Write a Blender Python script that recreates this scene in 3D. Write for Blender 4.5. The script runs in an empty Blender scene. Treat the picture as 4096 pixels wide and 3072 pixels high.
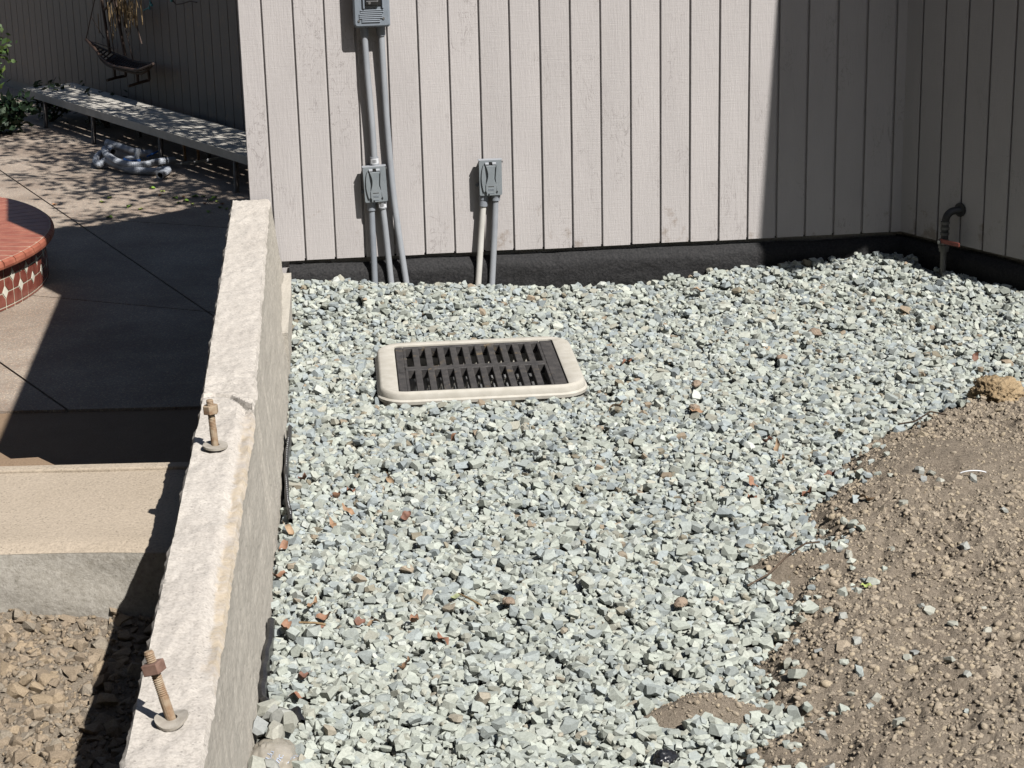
import bpy, bmesh, math, random
import numpy as np
from mathutils import Vector, Matrix, noise as mnoise

random.seed(7)
rng = np.random.default_rng(11)
C = bpy.context.scene.collection
V = Vector

# ------------------------------------------------------------------ camera
PITCH, ROLL, CZ = math.radians(17.0), -0.024, 1.75
FPX = 8000.0
cam_d = bpy.data.cameras.new("camera")
cam_d.sensor_width = 36.0
cam_d.lens = FPX / 4096 * 36
cam_d.clip_start = 0.05
cam_d.clip_end = 500
cam = bpy.data.objects.new("camera", cam_d)
C.objects.link(cam)
_r = np.array([1, 0, 0.]); _f = np.array([0, math.cos(PITCH), -math.sin(PITCH)]); _u = np.array([0, math.sin(PITCH), math.cos(PITCH)])
_c, _s = math.cos(ROLL), math.sin(ROLL)
RM = np.array([_c * _r + _s * _u, -_s * _r + _c * _u, _f])
M = Matrix.Identity(4)
for i in range(3):
    M[i][0] = RM[0][i]; M[i][1] = RM[1][i]; M[i][2] = -RM[2][i]
M[2][3] = CZ
cam.matrix_world = M
bpy.context.scene.camera = cam

# ------------------------------------------------------------------ light
SUN_AZ, SUN_EL = math.radians(-49.5), math.radians(49.0)
SUN = np.array([math.cos(SUN_AZ) * math.cos(SUN_EL), math.sin(SUN_AZ) * math.cos(SUN_EL), math.sin(SUN_EL)])
w = bpy.data.worlds.new("World"); bpy.context.scene.world = w; w.use_nodes = True
nt = w.node_tree; nt.nodes.clear()
sky = nt.nodes.new('ShaderNodeTexSky'); sky.sky_type = 'NISHITA'; sky.sun_disc = False
sky.sun_elevation = SUN_EL; sky.sun_rotation = math.pi / 2 - SUN_AZ
bg = nt.nodes.new('ShaderNodeBackground'); bg.inputs['Strength'].default_value = 0.05
wo = nt.nodes.new('ShaderNodeOutputWorld')
nt.links.new(sky.outputs[0], bg.inputs[0]); nt.links.new(bg.outputs[0], wo.inputs[0])
sd = bpy.data.lights.new("sun", 'SUN'); sd.energy = 5.0; sd.angle = math.radians(0.53); sd.color = (1.0, 0.975, 0.935)
sun = bpy.data.objects.new("sun", sd); C.objects.link(sun)
sun.rotation_euler = V((-SUN[0], -SUN[1], -SUN[2])).to_track_quat('-Z', 'Y').to_euler()
vs = bpy.context.scene.view_settings
vs.view_transform = 'Standard'; vs.look = 'None'; vs.gamma = 1.0; vs.use_curve_mapping = False
vs.exposure = 1.38
bpy.context.scene.cycles.max_bounces = 5

# ------------------------------------------------------------------ layout from the photograph's perspective
CAM = np.array([0, 0, CZ])
def ray(x, y): return RM.T @ np.array([(x - 2048) / FPX, -(y - 1536) / FPX, 1])
def onz(x, y, z):
    d = ray(x, y); return CAM + d * (z - CZ) / d[2]
def onpl(x, y, P, n):
    d = ray(x, y); return CAM + d * (np.dot(P - CAM, n) / np.dot(d, n))
def q(x, y): return x * 1.8517, y * 1.8517
B0 = np.array([-.7902, 6.6023, .1856]); BYAW = .1035
BD = np.array([math.cos(BYAW), math.sin(BYAW), 0]); BN = np.array([math.sin(BYAW), -math.cos(BYAW), 0])
RYAW = -.9711
R0 = np.array([1.409, 6.7669, .1856]); RD = np.array([math.cos(RYAW), math.sin(RYAW), 0]); RN = np.array([math.sin(RYAW), -math.cos(RYAW), 0])
K = np.array([1.3683, 6.8265, .1856])
ZUP = np.array([0, 0, 1.])
PATIO = -2.0

# ------------------------------------------------------------------ helpers
BASE = {}
class MB:
    def __init__(self): self.v = []; self.f = []
    def add(self, vs, fs):
        n = len(self.v); self.v += [tuple(map(float, p)) for p in vs]; self.f += [tuple(i + n for i in f) for f in fs]
    def box(self, c, s, ax=None, bev=0.0):
        c = np.asarray(c, float); s = np.asarray(s, float) / 2
        A = np.eye(3) if ax is None else np.asarray(ax, float)
        if bev <= 0:
            P = [c + A.T @ (s * np.array([i, j, k])) for i in (-1, 1) for j in (-1, 1) for k in (-1, 1)]
            self.add(P, [(0, 1, 3, 2), (4, 6, 7, 5), (0, 4, 5, 1), (2, 3, 7, 6), (0, 2, 6, 4), (1, 5, 7, 3)])
        else:
            bm = bmesh.new(); bmesh.ops.create_cube(bm, size=2.0)
            for vv in bm.verts: vv.co = V((vv.co.x * s[0], vv.co.y * s[1], vv.co.z * s[2]))
            bmesh.ops.bevel(bm, geom=bm.edges[:], offset=bev, segments=2, affect='EDGES', profile=.5)
            bm.verts.index_update()
            self.add([c + A.T @ np.array(vv.co) for vv in bm.verts], [[x.index for x in f.verts] for f in bm.faces]); bm.free()
    def tube(self, path, r, n=10, caps=True):
        path = [np.asarray(p, float) for p in path]
        rr = r if hasattr(r, '__len__') else [r] * len(path)
        t = path[1] - path[0]; t = t / np.linalg.norm(t)
        up = np.array([0, 0, 1.]) if abs(t[2]) < .9 else np.array([1., 0, 0])
        x = np.cross(up, t); x /= np.linalg.norm(x)
        vs = []
        for i, p in enumerate(path):
            a = path[max(i - 1, 0)]; b = path[min(i + 1, len(path) - 1)]
            t = (b - a) / (np.linalg.norm(b - a) + 1e-12)
            x = x - t * np.dot(x, t); x /= np.linalg.norm(x); y = np.cross(t, x)
            for k in range(n):
                a_ = 2 * math.pi * k / n
                vs.append(p + rr[i] * (math.cos(a_) * x + math.sin(a_) * y))
        fs = []
        for i in range(len(path) - 1):
            for k in range(n):
                k2 = (k + 1) % n
                fs.append((i * n + k, i * n + k2, (i + 1) * n + k2, (i + 1) * n + k))
        if caps:
            fs.append(tuple(range(n - 1, -1, -1))); m = (len(path) - 1) * n; fs.append(tuple(range(m, m + n)))
        self.add(vs, fs)
    def prism(self, poly, o, ax, ay, az, h):
        o, ax, ay, az = (np.asarray(k, float) for k in (o, ax, ay, az))
        n = len(poly)
        bot = [o + ax * a + ay * b for a, b in poly]; top = [p + az * h for p in bot]
        self.add(bot + top, [tuple(range(n - 1, -1, -1)), tuple(range(n, 2 * n))] + [(i, (i + 1) % n, n + (i + 1) % n, n + i) for i in range(n)])
    def build(self, name, m, parent=None, loc=None, smooth=False, bevel=0):
        base = np.zeros(3)
        if parent is not None: base = BASE[parent.name]
        elif loc is not None: base = np.asarray(loc, float)
        me = bpy.data.meshes.new(name)
        me.from_pydata([tuple(np.array(p) - base) for p in self.v], [], self.f)
        me.materials.append(m)
        if smooth: me.polygons.foreach_set('use_smooth', [True] * len(me.polygons))
        o = bpy.data.objects.new(name, me); C.objects.link(o)
        BASE[o.name] = base
        if parent is not None: o.parent = parent
        else: o.location = base
        if smooth:
            try:
                me.set_sharp_from_angle(angle=math.radians(40))
            except Exception: pass
        return o

def raw_mesh(name, v, f, m, smooth=False, tint=None, parent=None, base=None):
    """numpy triangles/quads -> mesh object"""
    me = bpy.data.meshes.new(name)
    v = np.asarray(v, np.float32)
    if base is not None: v = v - np.asarray(base, np.float32)
    f = np.asarray(f, np.int32); k = f.shape[1]
    me.vertices.add(len(v)); me.vertices.foreach_set('co', v.ravel())
    me.loops.add(f.size); me.loops.foreach_set('vertex_index', f.ravel())
    me.polygons.add(len(f)); me.polygons.foreach_set('loop_start', np.arange(0, f.size, k, dtype=np.int32))
    me.polygons.foreach_set('use_smooth', np.full(len(f), smooth))
    me.update(calc_edges=True); me.validate()
    if tint is not None:
        a = me.color_attributes.new('tint', 'FLOAT_COLOR', 'POINT')
        a.data.foreach_set('color', np.c_[tint, np.ones(len(tint))].astype(np.float32).ravel())
    me.materials.append(m)
    o = bpy.data.objects.new(name, me); C.objects.link(o)
    BASE[o.name] = np.zeros(3) if base is None else np.asarray(base, float)
    if parent is not None: o.parent = parent
    elif base is not None: o.location = tuple(base)
    return o

def thing(name, label, cat, loc, group=None):
    o = bpy.data.objects.new(name, None); C.objects.link(o); o.location = tuple(float(k) for k in loc)
    o.empty_display_size = .1
    BASE[o.name] = np.asarray(loc, float)
    return tag(o, label, cat, group)
def tag(o, label, cat, group=None):
    o['label'] = label; o['category'] = cat
    if group: o['group'] = group
    return o
def struct(o): o['kind'] = 'structure'; return o
def stuff(o): o['kind'] = 'stuff'; return o
def lerp(a, b, t): return np.asarray(a) * (1 - t) + np.asarray(b) * t

# lattice noise on arrays
_lat = rng.random((64, 64, 64))
def vnoise(p):
    p = np.asarray(p, float); i = np.floor(p).astype(int); f = p - i; f = f * f * (3 - 2 * f)
    r = 0
    for a in (0, 1):
        for b in (0, 1):
            for c in (0, 1):
                wgt = (f[..., 0] if a else 1 - f[..., 0]) * (f[..., 1] if b else 1 - f[..., 1]) * (f[..., 2] if c else 1 - f[..., 2])
                r = r + wgt * _lat[(i[..., 0] + a) % 64, (i[..., 1] + b) % 64, (i[..., 2] + c) % 64]
    return r * 2 - 1
def fbm(p, s, o=4, g=.5):
    p = np.asarray(p, float); r = 0; a = 1.0
    for k in range(o):
        r = r + a * vnoise(p * s + 17.3 * k); s *= 2.03; a *= g
    return r

# ------------------------------------------------------------------ materials
def nodes(name, rough=.8, spec=.3, metal=0.0):
    m = bpy.data.materials.new(name); m.use_nodes = True
    t = m.node_tree; b = t.nodes['Principled BSDF']
    b.inputs['Roughness'].default_value = rough; b.inputs['Metallic'].default_value = metal
    b.inputs['Specular IOR Level'].default_value = spec
    return m, t, b
def N(t, typ, **kw):
    n = t.nodes.new(typ)
    for k, v in kw.items():
        if k in n.inputs: n.inputs[k].default_value = v
        else: setattr(n, k, v)
    return n
def L(t, a, b): t.links.new(a, b)
def pos(t, scale=(1, 1, 1), rot=0.0, obj=False):
    if obj: src = N(t, 'ShaderNodeTexCoord').outputs['Object']
    else: src = N(t, 'ShaderNodeNewGeometry').outputs['Position']
    mp = N(t, 'ShaderNodeMapping'); mp.inputs['Scale'].default_value = scale; mp.inputs['Rotation'].default_value = (0, 0, rot)
    L(t, src, mp.inputs['Vector']); return mp.outputs[0]
def noise_n(t, vec, scale, detail=4, rough=.55, dist=0.0):
    n = N(t, 'ShaderNodeTexNoise'); n.inputs['Scale'].default_value = scale; n.inputs['Detail'].default_value = detail
    n.inputs['Roughness'].default_value = rough; n.inputs['Distortion'].default_value = dist
    L(t, vec, n.inputs['Vector']); return n.outputs['Fac']
def ramp(t, fac, stops):
    r = N(t, 'ShaderNodeValToRGB'); e = r.color_ramp.elements
    while len(e) < len(stops): e.new(.5)
    for k, (p, c) in enumerate(stops):
        e[k].position = p; e[k].color = (*c, 1) if len(c) == 3 else c
    L(t, fac, r.inputs[0]); return r.outputs[0]
def mixc(t, fac, a, b, typ='MIX'):
    n = N(t, 'ShaderNodeMix', data_type='RGBA', blend_type=typ)
    for s, v in ((n.inputs[0], fac), (n.inputs[6], a), (n.inputs[7], b)):
        if hasattr(v, 'is_linked'): L(t, v, s)
        elif isinstance(v, (int, float)): s.default_value = v
        else: s.default_value = (*v, 1)
    return n.outputs[2]
def math_n(t, op, a, b=None):
    n = N(t, 'ShaderNodeMath', operation=op)
    for s, v in ((n.inputs[0], a), (n.inputs[1], b)):
        if v is None: continue
        if hasattr(v, 'is_linked'): L(t, v, s)
        else: s.default_value = v
    return n.outputs[0]
def bump(t, b, h, strength, dist=.01, prev=None):
    n = N(t, 'ShaderNodeBump'); n.inputs['Strength'].default_value = strength; n.inputs['Distance'].default_value = dist
    L(t, h, n.inputs['Height'])
    if prev is not None: L(t, prev, n.inputs['Normal'])
    L(t, n.outputs[0], b.inputs['Normal']); return n.outputs[0]
def simple(name, c1, c2, scale=30, rough=.8, spec=.3, metal=0, bs=.3, bd=.003, bscale=None, stretch=(1, 1, 1), rot=0, detail=5, lo=.35, hi=.65):
    m, t, b = nodes(name, rough, spec, metal)
    p = pos(t, stretch, rot)
    L(t, ramp(t, noise_n(t, p, scale, detail), [(lo, c1), (hi, c2)]), b.inputs['Base Color'])
    if bs > 0: bump(t, b, noise_n(t, p, bscale or scale * 2, detail), bs, bd)
    return m

def siding_mat(name, base):
    m, t, b = nodes(name, .62, .35)
    rv = N(t, 'ShaderNodeObjectInfo').outputs['Random']
    pz = N(t, 'ShaderNodeNewGeometry').outputs['Position']
    off = N(t, 'ShaderNodeVectorMath', operation='ADD'); cmb = N(t, 'ShaderNodeCombineXYZ')
    k = math_n(t, 'MULTIPLY', rv, 37.0)
    L(t, k, cmb.inputs[2]); L(t, pz, off.inputs[0]); L(t, cmb.outputs[0], off.inputs[1])
    def mapped(sc):
        mp = N(t, 'ShaderNodeMapping'); mp.inputs['Scale'].default_value = sc; L(t, off.outputs[0], mp.inputs['Vector']); return mp.outputs[0]
    hsaw = noise_n(t, mapped((.25, .25, 6)), 60, 3)        # cross saw marks
    grain = noise_n(t, mapped((1, 1, .08)), 170, 5, .65, .5)
    knots = noise_n(t, mapped((1, 1, .35)), 16, 4, .6, 2.5)
    dirt = noise_n(t, mapped((1, 1, 1)), 9, 6, .7)
    sep = N(t, 'ShaderNodeSeparateXYZ'); L(t, pz, sep.inputs[0])
    low = N(t, 'ShaderNodeMapRange'); L(t, sep.outputs[2], low.inputs[0])
    for i, vv in ((1, .19), (2, .42), (3, .15), (4, 0.0)): low.inputs[i].default_value = vv
    tone = ramp(t, noise_n(t, mapped((1, 1, .3)), 5, 4), [(.3, tuple(c * .93 for c in base)), (.7, tuple(min(1, c * 1.05) for c in base))])
    dm = math_n(t, 'ADD', dirt, low.outputs[0])
    dmask = ramp(t, dm, [(.70, (0, 0, 0)), (.80, (1, 1, 1))])
    col = mixc(t, math_n(t, 'MULTIPLY', dmask, .62), tone, (.23, .17, .12))
    crack = ramp(t, knots, [(.485, (0, 0, 0)), (.5, (1, 1, 1)), (.515, (0, 0, 0))])
    cz = ramp(t, noise_n(t, mapped((1, 1, .6)), 6, 2), [(.52, (0, 0, 0)), (.62, (1, 1, 1))])
    cm = math_n(t, 'MULTIPLY', crack, cz)
    col = mixc(t, math_n(t, 'MULTIPLY', cm, .5), col, (.16, .13, .12))
    L(t, col, b.inputs['Base Color'])
    n1 = bump(t, b, grain, .45, .004)
    n2 = bump(t, b, hsaw, .2, .003, n1)
    bump(t, b, cm, -1.0, .012, n2)
    return m
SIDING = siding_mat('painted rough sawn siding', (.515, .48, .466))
SIDING_FAR = siding_mat('siding darkened for shade', (.16, .14, .128))  # same siding with the far wall's shade put into its colour

def concrete_mat(name, c1, c2, pit=.9, streak=None, yellow=False):
    m, t, b = nodes(name, .9, .2)
    p = pos(t)
    big = noise_n(t, p, 4.5, 6, .65)
    fine = noise_n(t, p, 160, 4, .7)
    col = ramp(t, big, [(.3, c1), (.7, c2)])
    col = mixc(t, .5, col, ramp(t, fine, [(.3, tuple(k * .5 for k in c1)), (.58, c2)]))
    vo = N(t, 'ShaderNodeTexVoronoi'); vo.inputs['Scale'].default_value = 95; L(t, p, vo.inputs['Vector'])
    sel = ramp(t, noise_n(t, p, 22, 4), [(.44, (0, 0, 0)), (.56, (1, 1, 1))])
    pm = math_n(t, 'MULTIPLY', ramp(t, vo.outputs['Distance'], [(.12, (1, 1, 1)), (.26, (0, 0, 0))]), sel)
    col = mixc(t, math_n(t, 'MULTIPLY', pm, .6), col, tuple(k * .35 for k in c1))
    if streak is not None:
        ps = pos(t, (26, .8, 34), streak)
        sn = noise_n(t, ps, 2.2, 5, .6)
        col = mixc(t, .4, col, ramp(t, sn, [(.3, tuple(k * .72 for k in c1)), (.65, tuple(min(1, k * 1.08) for k in c2))]))
    if yellow:
        ym = ramp(t, noise_n(t, p, 7, 5, .6, .6), [(.6, (0, 0, 0)), (.7, (1, 1, 1))])
        col = mixc(t, math_n(t, 'MULTIPLY', ym, .5), col, (.50, .36, .17))
    L(t, col, b.inputs['Base Color'])
    n1 = bump(t, b, noise_n(t, p, 45, 7, .7), .45, .010)
    bump(t, b, pm, -pit, .01, n1)
    return m
WALLTOP = concrete_mat('pinkish hand poured concrete', (.50, .45, .395), (.64, .59, .53))
def erode(m):
    t = m.node_tree; b = t.nodes['Principled BSDF']; l = b.inputs['Base Color'].links[0].from_socket
    p = pos(t); a = N(t, 'ShaderNodeAttribute', attribute_name='tint')
    k = math_n(t, 'ADD', math_n(t, 'MULTIPLY', a.outputs['Fac'], .55), math_n(t, 'MULTIPLY', noise_n(t, p, 16, 6, .7, .5), .9))
    f_ = ramp(t, k, [(.66, (0, 0, 0)), (.80, (1, 1, 1))])
    c = ramp(t, noise_n(t, p, 9, 5, .65), [(.42, (.50, .44, .38)), (.55, (.52, .40, .24)), (.62, (.55, .48, .40))])
    L(t, mixc(t, math_n(t, 'MULTIPLY', f_, .55), l, c), b.inputs['Base Color'])
erode(WALLTOP)
WALLFACE = concrete_mat('board formed concrete', (.46, .42, .36), (.58, .535, .465), .7, streak=-.06)
WALLERODE = concrete_mat('eroded yellowish concrete', (.42, .34, .24), (.52, .44, .35), 1.0, yellow=True)
SLAB = concrete_mat('sandy slab concrete', (.40, .33, .25), (.51, .425, .33), .6)
RISER = concrete_mat('trowelled grey concrete', (.33, .295, .24), (.47, .44, .39), .6, streak=1.45)
FOUND = concrete_mat('foundation concrete', (.25, .23, .21), (.33, .31, .28))

def aggregate_mat(name, dark):
    m, t, b = nodes(name, .85, .25)
    p = pos(t)
    vo = N(t, 'ShaderNodeTexVoronoi'); vo.inputs['Scale'].default_value = 85; L(t, p, vo.inputs['Vector'])
    pal = [(.0, (.20, .155, .135)), (.3, (.36, .29, .25)), (.55, (.28, .25, .24)), (.8, (.48, .41, .34)), (1, (.24, .15, .12))]
    sp = N(t, 'ShaderNodeSeparateColor'); L(t, vo.outputs['Color'], sp.inputs[0])
    col = ramp(t, sp.outputs[0], [(a, tuple(k * dark for k in c)) for a, c in pal])
    col = mixc(t, ramp(t, vo.outputs['Distance'], [(.35, (0, 0, 0)), (.6, (1, 1, 1))]), col, tuple(k * dark for k in (.25, .22, .20)))
    st = ramp(t, noise_n(t, p, 1.7, 5, .6), [(.35, (.72, .68, .66)), (.65, (1, 1, 1))])
    col = mixc(t, 1.0, col, (1.04, 1.0, .90), 'MULTIPLY')
    L(t, mixc(t, 1.0, col, st, 'MULTIPLY'), b.inputs['Base Color'])
    bump(t, b, vo.outputs['Distance'], -.5, .006)
    return m
AGG = aggregate_mat('exposed aggregate paving', 1.36)

def tint_mat(name, rough=.85, scale=220, amt=.35, bs=.4, bd=.002, spec=.25):
    m, t, b = nodes(name, rough, spec)
    a = N(t, 'ShaderNodeAttribute', attribute_name='tint')
    p = pos(t)
    n = noise_n(t, p, scale, 4, .7)
    g = ramp(t, n, [(.3, (1 - amt,) * 3), (.7, (1 + amt * .5,) * 3)])
    L(t, mixc(t, 1.0, a.outputs['Color'], g, 'MULTIPLY'), b.inputs['Base Color'])
    bump(t, b, n, bs, bd)
    return m
STONE = tint_mat('crushed grey green stone', .8, 190, .22, .35, .002, .3)
CLOD = tint_mat('dry soil crumbs', .95, 300, .35, .6, .003, .1)

def soil_mat():
    m, t, b = nodes('dry brown soil', .95, .1)
    p = pos(t)
    col = ramp(t, noise_n(t, p, 4, 8, .7), [(.36, (.315, .255, .19)), (.55, (.40, .332, .25)), (.75, (.475, .40, .308))])
    col = mixc(t, .5, col, ramp(t, noise_n(t, p, 140, 5, .7), [(.3, (.23, .185, .145)), (.7, (.50, .42, .335))]))
    sp = ramp(t, noise_n(t, p, 55, 3), [(.7, (0, 0, 0)), (.76, (1, 1, 1))])
    col = mixc(t, math_n(t, 'MULTIPLY', sp, .5), col, (.46, .33, .17))
    L(t, col, b.inputs['Base Color'])
    n1 = bump(t, b, noise_n(t, p, 70, 7, .75), 1.0, .02)
    bump(t, b, noise_n(t, p, 260, 4, .7), .8, .005, n1)
    return m
SOIL = soil_mat()
BEDM = simple('stone dust under gravel', (.13, .135, .125), (.22, .22, .20), 60, .95, .1, bs=.5)
FABRIC = simple('black woven weed fabric', (.006, .006, .007), (.030, .028, .028), 150, .8, .25, bs=.8, bd=.006, bscale=60, lo=.38, hi=.72)
EDGING = simple('black plastic sheet', (.008, .008, .009), (.016, .016, .018), 40, .35, .5, bs=.3, bd=.004)
PVC = simple('grey plastic conduit', (.30, .315, .34), (.36, .375, .40), 12, .5, .4, bs=.08, bd=.001, bscale=150)
PVCW = simple('off white plastic conduit', (.56, .54, .50), (.64, .62, .58), 18, .5, .4, bs=.08, bd=.001, bscale=150)
PVCD = simple('darker grey conduit', (.23, .25, .28), (.29, .31, .34), 12, .5, .4, bs=.08, bd=.001, bscale=150)
BOXG = simple('grey moulded plastic', (.205, .235, .27), (.245, .275, .315), 25, .45, .45, bs=.12, bd=.0008, bscale=700)
BOXL = simple('grey outlet plastic', (.21, .235, .25), (.25, .275, .29), 25, .4, .5, bs=.12, bd=.0008, bscale=700)
DARKP = simple('black recess plastic', (.012, .012, .013), (.02, .02, .02), 40, .35, .5, bs=0)
METAL = simple('dull zinc screw', (.5, .5, .5), (.62, .62, .62), 90, .35, .5, .9, bs=.1)
IRON = simple('dark cast iron grate', (.028, .026, .027), (.075, .068, .064), 38, .6, .45, .25, bs=.4, bd=.002, bscale=260)
def iron_stain():
    t = IRON.node_tree; b = t.nodes['Principled BSDF']; l = b.inputs['Base Color'].links[0].from_socket
    p = pos(t); mk = ramp(t, noise_n(t, p, 14, 6, .7, .8), [(.6, (0, 0, 0)), (.68, (1, 1, 1))])
    L(t, mixc(t, math_n(t, 'MULTIPLY', mk, .55), l, (.30, .21, .10)), b.inputs['Base Color'])
iron_stain()
WIRE = simple('galvanised wire', (.7, .7, .7), (.85, .85, .85), 60, .35, .5, .7, bs=0)
PITM = simple('pit concrete', (.06, .055, .05), (.10, .09, .085), 20, .9, .2)
RUST = simple('rusted steel', (.27, .165, .095), (.43, .34, .24), 70, .85, .25, .1, bs=.5, bd=.001, bscale=400)
RUSTD = simple('dark brown rust', (.17, .095, .07), (.28, .17, .13), 70, .85, .25, .1, bs=.5, bd=.001, bscale=400)
WASH = simple('weathered steel washer', (.36, .32, .27), (.48, .44, .38), 60, .7, .3, .2, bs=.4, bd=.001, bscale=300)
LEAF = tint_mat('dry leaf', .7, 60, .35, .3, .001)
BRICK = simple('red coping brick', (.30, .085, .05), (.42, .15, .09), 9, .55, .35, bs=.25, bd=.003, bscale=90)
TILE = simple('glazed red tile', (.19, .05, .035), (.27, .085, .06), 12, .25, .5, bs=.04, bd=.001, bscale=20)
TILEW = simple('glazed cream tile', (.66, .62, .52), (.74, .70, .60), 12, .25, .5, bs=.03, bd=.001, bscale=20)
GROUT = simple('cream grout', (.55, .50, .38), (.66, .60, .47), 60, .9, .2)
BENCHM = simple('greyish painted planks', (.46, .43, .38), (.58, .54, .48), 7, .75, .3, bs=.3, bd=.002, bscale=90)
BENCHL = simple('brown painted bench legs', (.10, .085, .075), (.14, .12, .105), 20, .6, .35, bs=.1)
HOSEM = simple('grey ribbed hose', (.36, .385, .43), (.45, .475, .52), 20, .5, .4, bs=0)
BLUE = simple('blue moulded plastic', (.012, .11, .42), (.02, .15, .52), 20, .4, .5, bs=0)
CARD = simple('brown board', (.17, .105, .06), (.24, .155, .095), 12, .85, .2, bs=.2)
WOODS = simple('raw timber stake', (.36, .20, .10), (.46, .28, .15), 30, .8, .2, bs=.2)
FRAMEC = simple('smooth cast frame', (.45, .42, .36), (.53, .50, .44), 30, .75, .3, bs=.08, bd=.002, bscale=200)
WHITEP = simple('white plastic', (.62, .63, .66), (.74, .75, .77), 15, .4, .4, bs=.05)
RATTAN = simple('dark rattan', (.035, .018, .011), (.07, .036, .022), 60, .7, .3, bs=.3)
STRAW = simple('dried straw', (.18, .12, .06), (.30, .21, .11), 60, .85, .2, bs=0)
GREEN = tint_mat('green foliage', .6, 60, .3, .1, .001)
BARK = simple('tree bark', (.07, .05, .035), (.13, .095, .07), 14, .95, .1, bs=.8, bd=.02)
ROOFM = simple('roof shingle', (.08, .075, .07), (.13, .12, .11), 30, .95, .1)
ROCKM = simple('tan sandstone lump', (.30, .215, .125), (.45, .34, .21), 14, .95, .1, bs=.9, bd=.015, bscale=60)
CLODM = simple('dry soil lump', (.27, .205, .155), (.37, .29, .22), 40, .95, .1, bs=.9, bd=.006, bscale=150)
REDL = simple('faded red lever', (.30, .07, .05), (.38, .11, .08), 30, .6, .35, bs=.1)
PIPEM = simple('weathered galvanised pipe', (.14, .14, .13), (.24, .23, .21), 30, .6, .4, .4, bs=.2)
PIPED = simple('dark pipe fitting', (.03, .03, .032), (.06, .06, .06), 30, .5, .4, .3, bs=.2)
TAN = simple('dusty plastic film', (.30, .265, .21), (.40, .365, .31), 9, .32, .5, bs=.5, bd=.006, bscale=40)
INK = simple('pale blue print', (.42, .48, .60), (.5, .56, .68), 30, .5, .4, bs=0)
TEAL = simple('teal plastic', (.03, .22, .24), (.06, .34, .36), 30, .5, .4, bs=0)
BROWNF = concrete_mat('brown stained landing', (.24, .16, .10), (.31, .215, .14), .4)

# ------------------------------------------------------------------ ground heights
TP = np.array([-.3, 0, .07, .363, .775, .951, 1.306, 1.6, 2.09, 2.4]); ZP = np.array([.13, .13, .13, .104, .075, .056, .06, .094, .12, .12])
def gz(x, y):
    x = np.asarray(x, float); y = np.asarray(y, float)
    d = (x - B0[0]) * BN[0] + (y - B0[1]) * BN[1]; t = (x - B0[0]) * BD[0] + (y - B0[1]) * BD[1]
    dr = (x - K[0]) * RN[0] + (y - K[1]) * RN[1]
    z = .03 + (np.interp(t, TP, ZP) - .03) * np.exp(-(np.maximum(d, 0) / .30) ** 2)
    z = np.maximum(z, .03 + .065 * np.exp(-(np.maximum(dr, 0) / .35) ** 2))
    return z
ED = np.array([[.33, 2.5], [.35, 2.95], [.382, 3.195], [.40, 3.30], [.53, 3.40], [.473, 3.528], [.486, 3.70], [.563, 3.856], [.627, 4.03], [.61, 4.19], [.72, 4.30], [.706, 4.56], [.88, 4.855], [.921, 5.02], [1.073, 5.17], [1.25, 5.36], [1.40, 5.42], [1.9, 5.6], [2.6, 5.8]])
def edge_x(y):
    y = np.asarray(y, float); o = np.zeros_like(y)
    return np.interp(y, ED[:, 1], ED[:, 0]) + .022 * vnoise(np.stack([y * 7, o + 3, o], -1)) + .014 * vnoise(np.stack([y * 19, o + 8, o], -1))
# right foot and top lines of the concrete wall
WT = .41
WL = np.array([[-.9217, 6.5755], [-.70, 4.261], [-.5708, 2.5626], [-.47, 1.25]])
WR = np.array([[-.7914, 6.5601], [-.566, 4.1603], [-.4509, 2.5596], [-.355, 1.25]])
def wl_x(y): return np.interp(y, WL[::-1, 1], WL[::-1, 0])
def wr_x(y): return np.interp(y, WR[::-1, 1], WR[::-1, 0])
FT = np.array([[-.775, 6.9], [-.715, 6.2], [-.695, 6.05], [-.627, 5.29], [-.579, 4.69], [-.561, 4.35], [-.534, 3.99], [-.505, 3.56], [-.485, 3.2], [-.435, 2.56], [-.34, 1.25]])
def foot_x(y): return np.interp(y, FT[::-1, 1], FT[::-1, 0])

# ------------------------------------------------------------------ setting sheets
def sheet(name, poly, z, m, th=.0):
    b = MB(); b.prism(poly, (0, 0, z - th), (1, 0, 0), (0, 1, 0), (0, 0, 1), th) if th else b.add([(x, y, z) for x, y in poly], [tuple(range(len(poly)))])
    return b.build(name, m)
g = MB(); s_ = 150
g.add([(-s_, -s_, -2.02), (s_, -s_, -2.02), (s_, s_, -2.02), (-s_, s_, -2.02)], [(0, 1, 2, 3)])
struct(g.build('ground', SOIL))
# patio slabs with open joints between
pj = [np.array(onz(*p, PATIO)[:2]) for p in ((232, 876), (290, 876), (350, 920), (450, 985), (162, 1185), (760, 1240), (0, 1450), (90, 1510), (200, 1590))]
patio = MB()
def slab_poly(pts): patio.prism([tuple(p) for p in pts], (0, 0, PATIO - .10), (1, 0, 0), (0, 1, 0), (0, 0, 1), .10)
def joint_cut(polys, a, d, gap):
    d = np.asarray(d) / np.linalg.norm(d); n = np.array([-d[1], d[0]]); out = []
    for P in polys:
        for sgn in (1, -1):
            Q = []
            for i in range(len(P)):
                p, r = np.asarray(P[i]), np.asarray(P[(i + 1) % len(P)])
                dp = ((p - a) @ n) * sgn - gap; dr = ((r - a) @ n) * sgn - gap
                if dp >= 0: Q.append(p)
                if dp * dr < 0: Q.append(p + (r - p) * dp / (dp - dr))
            if len(Q) > 2: out.append(Q)
    return out
polys = [[np.array(p) for p in ((-14, 11.95), (0, 11.95), (0, 30), (-14, 30))]]
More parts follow.
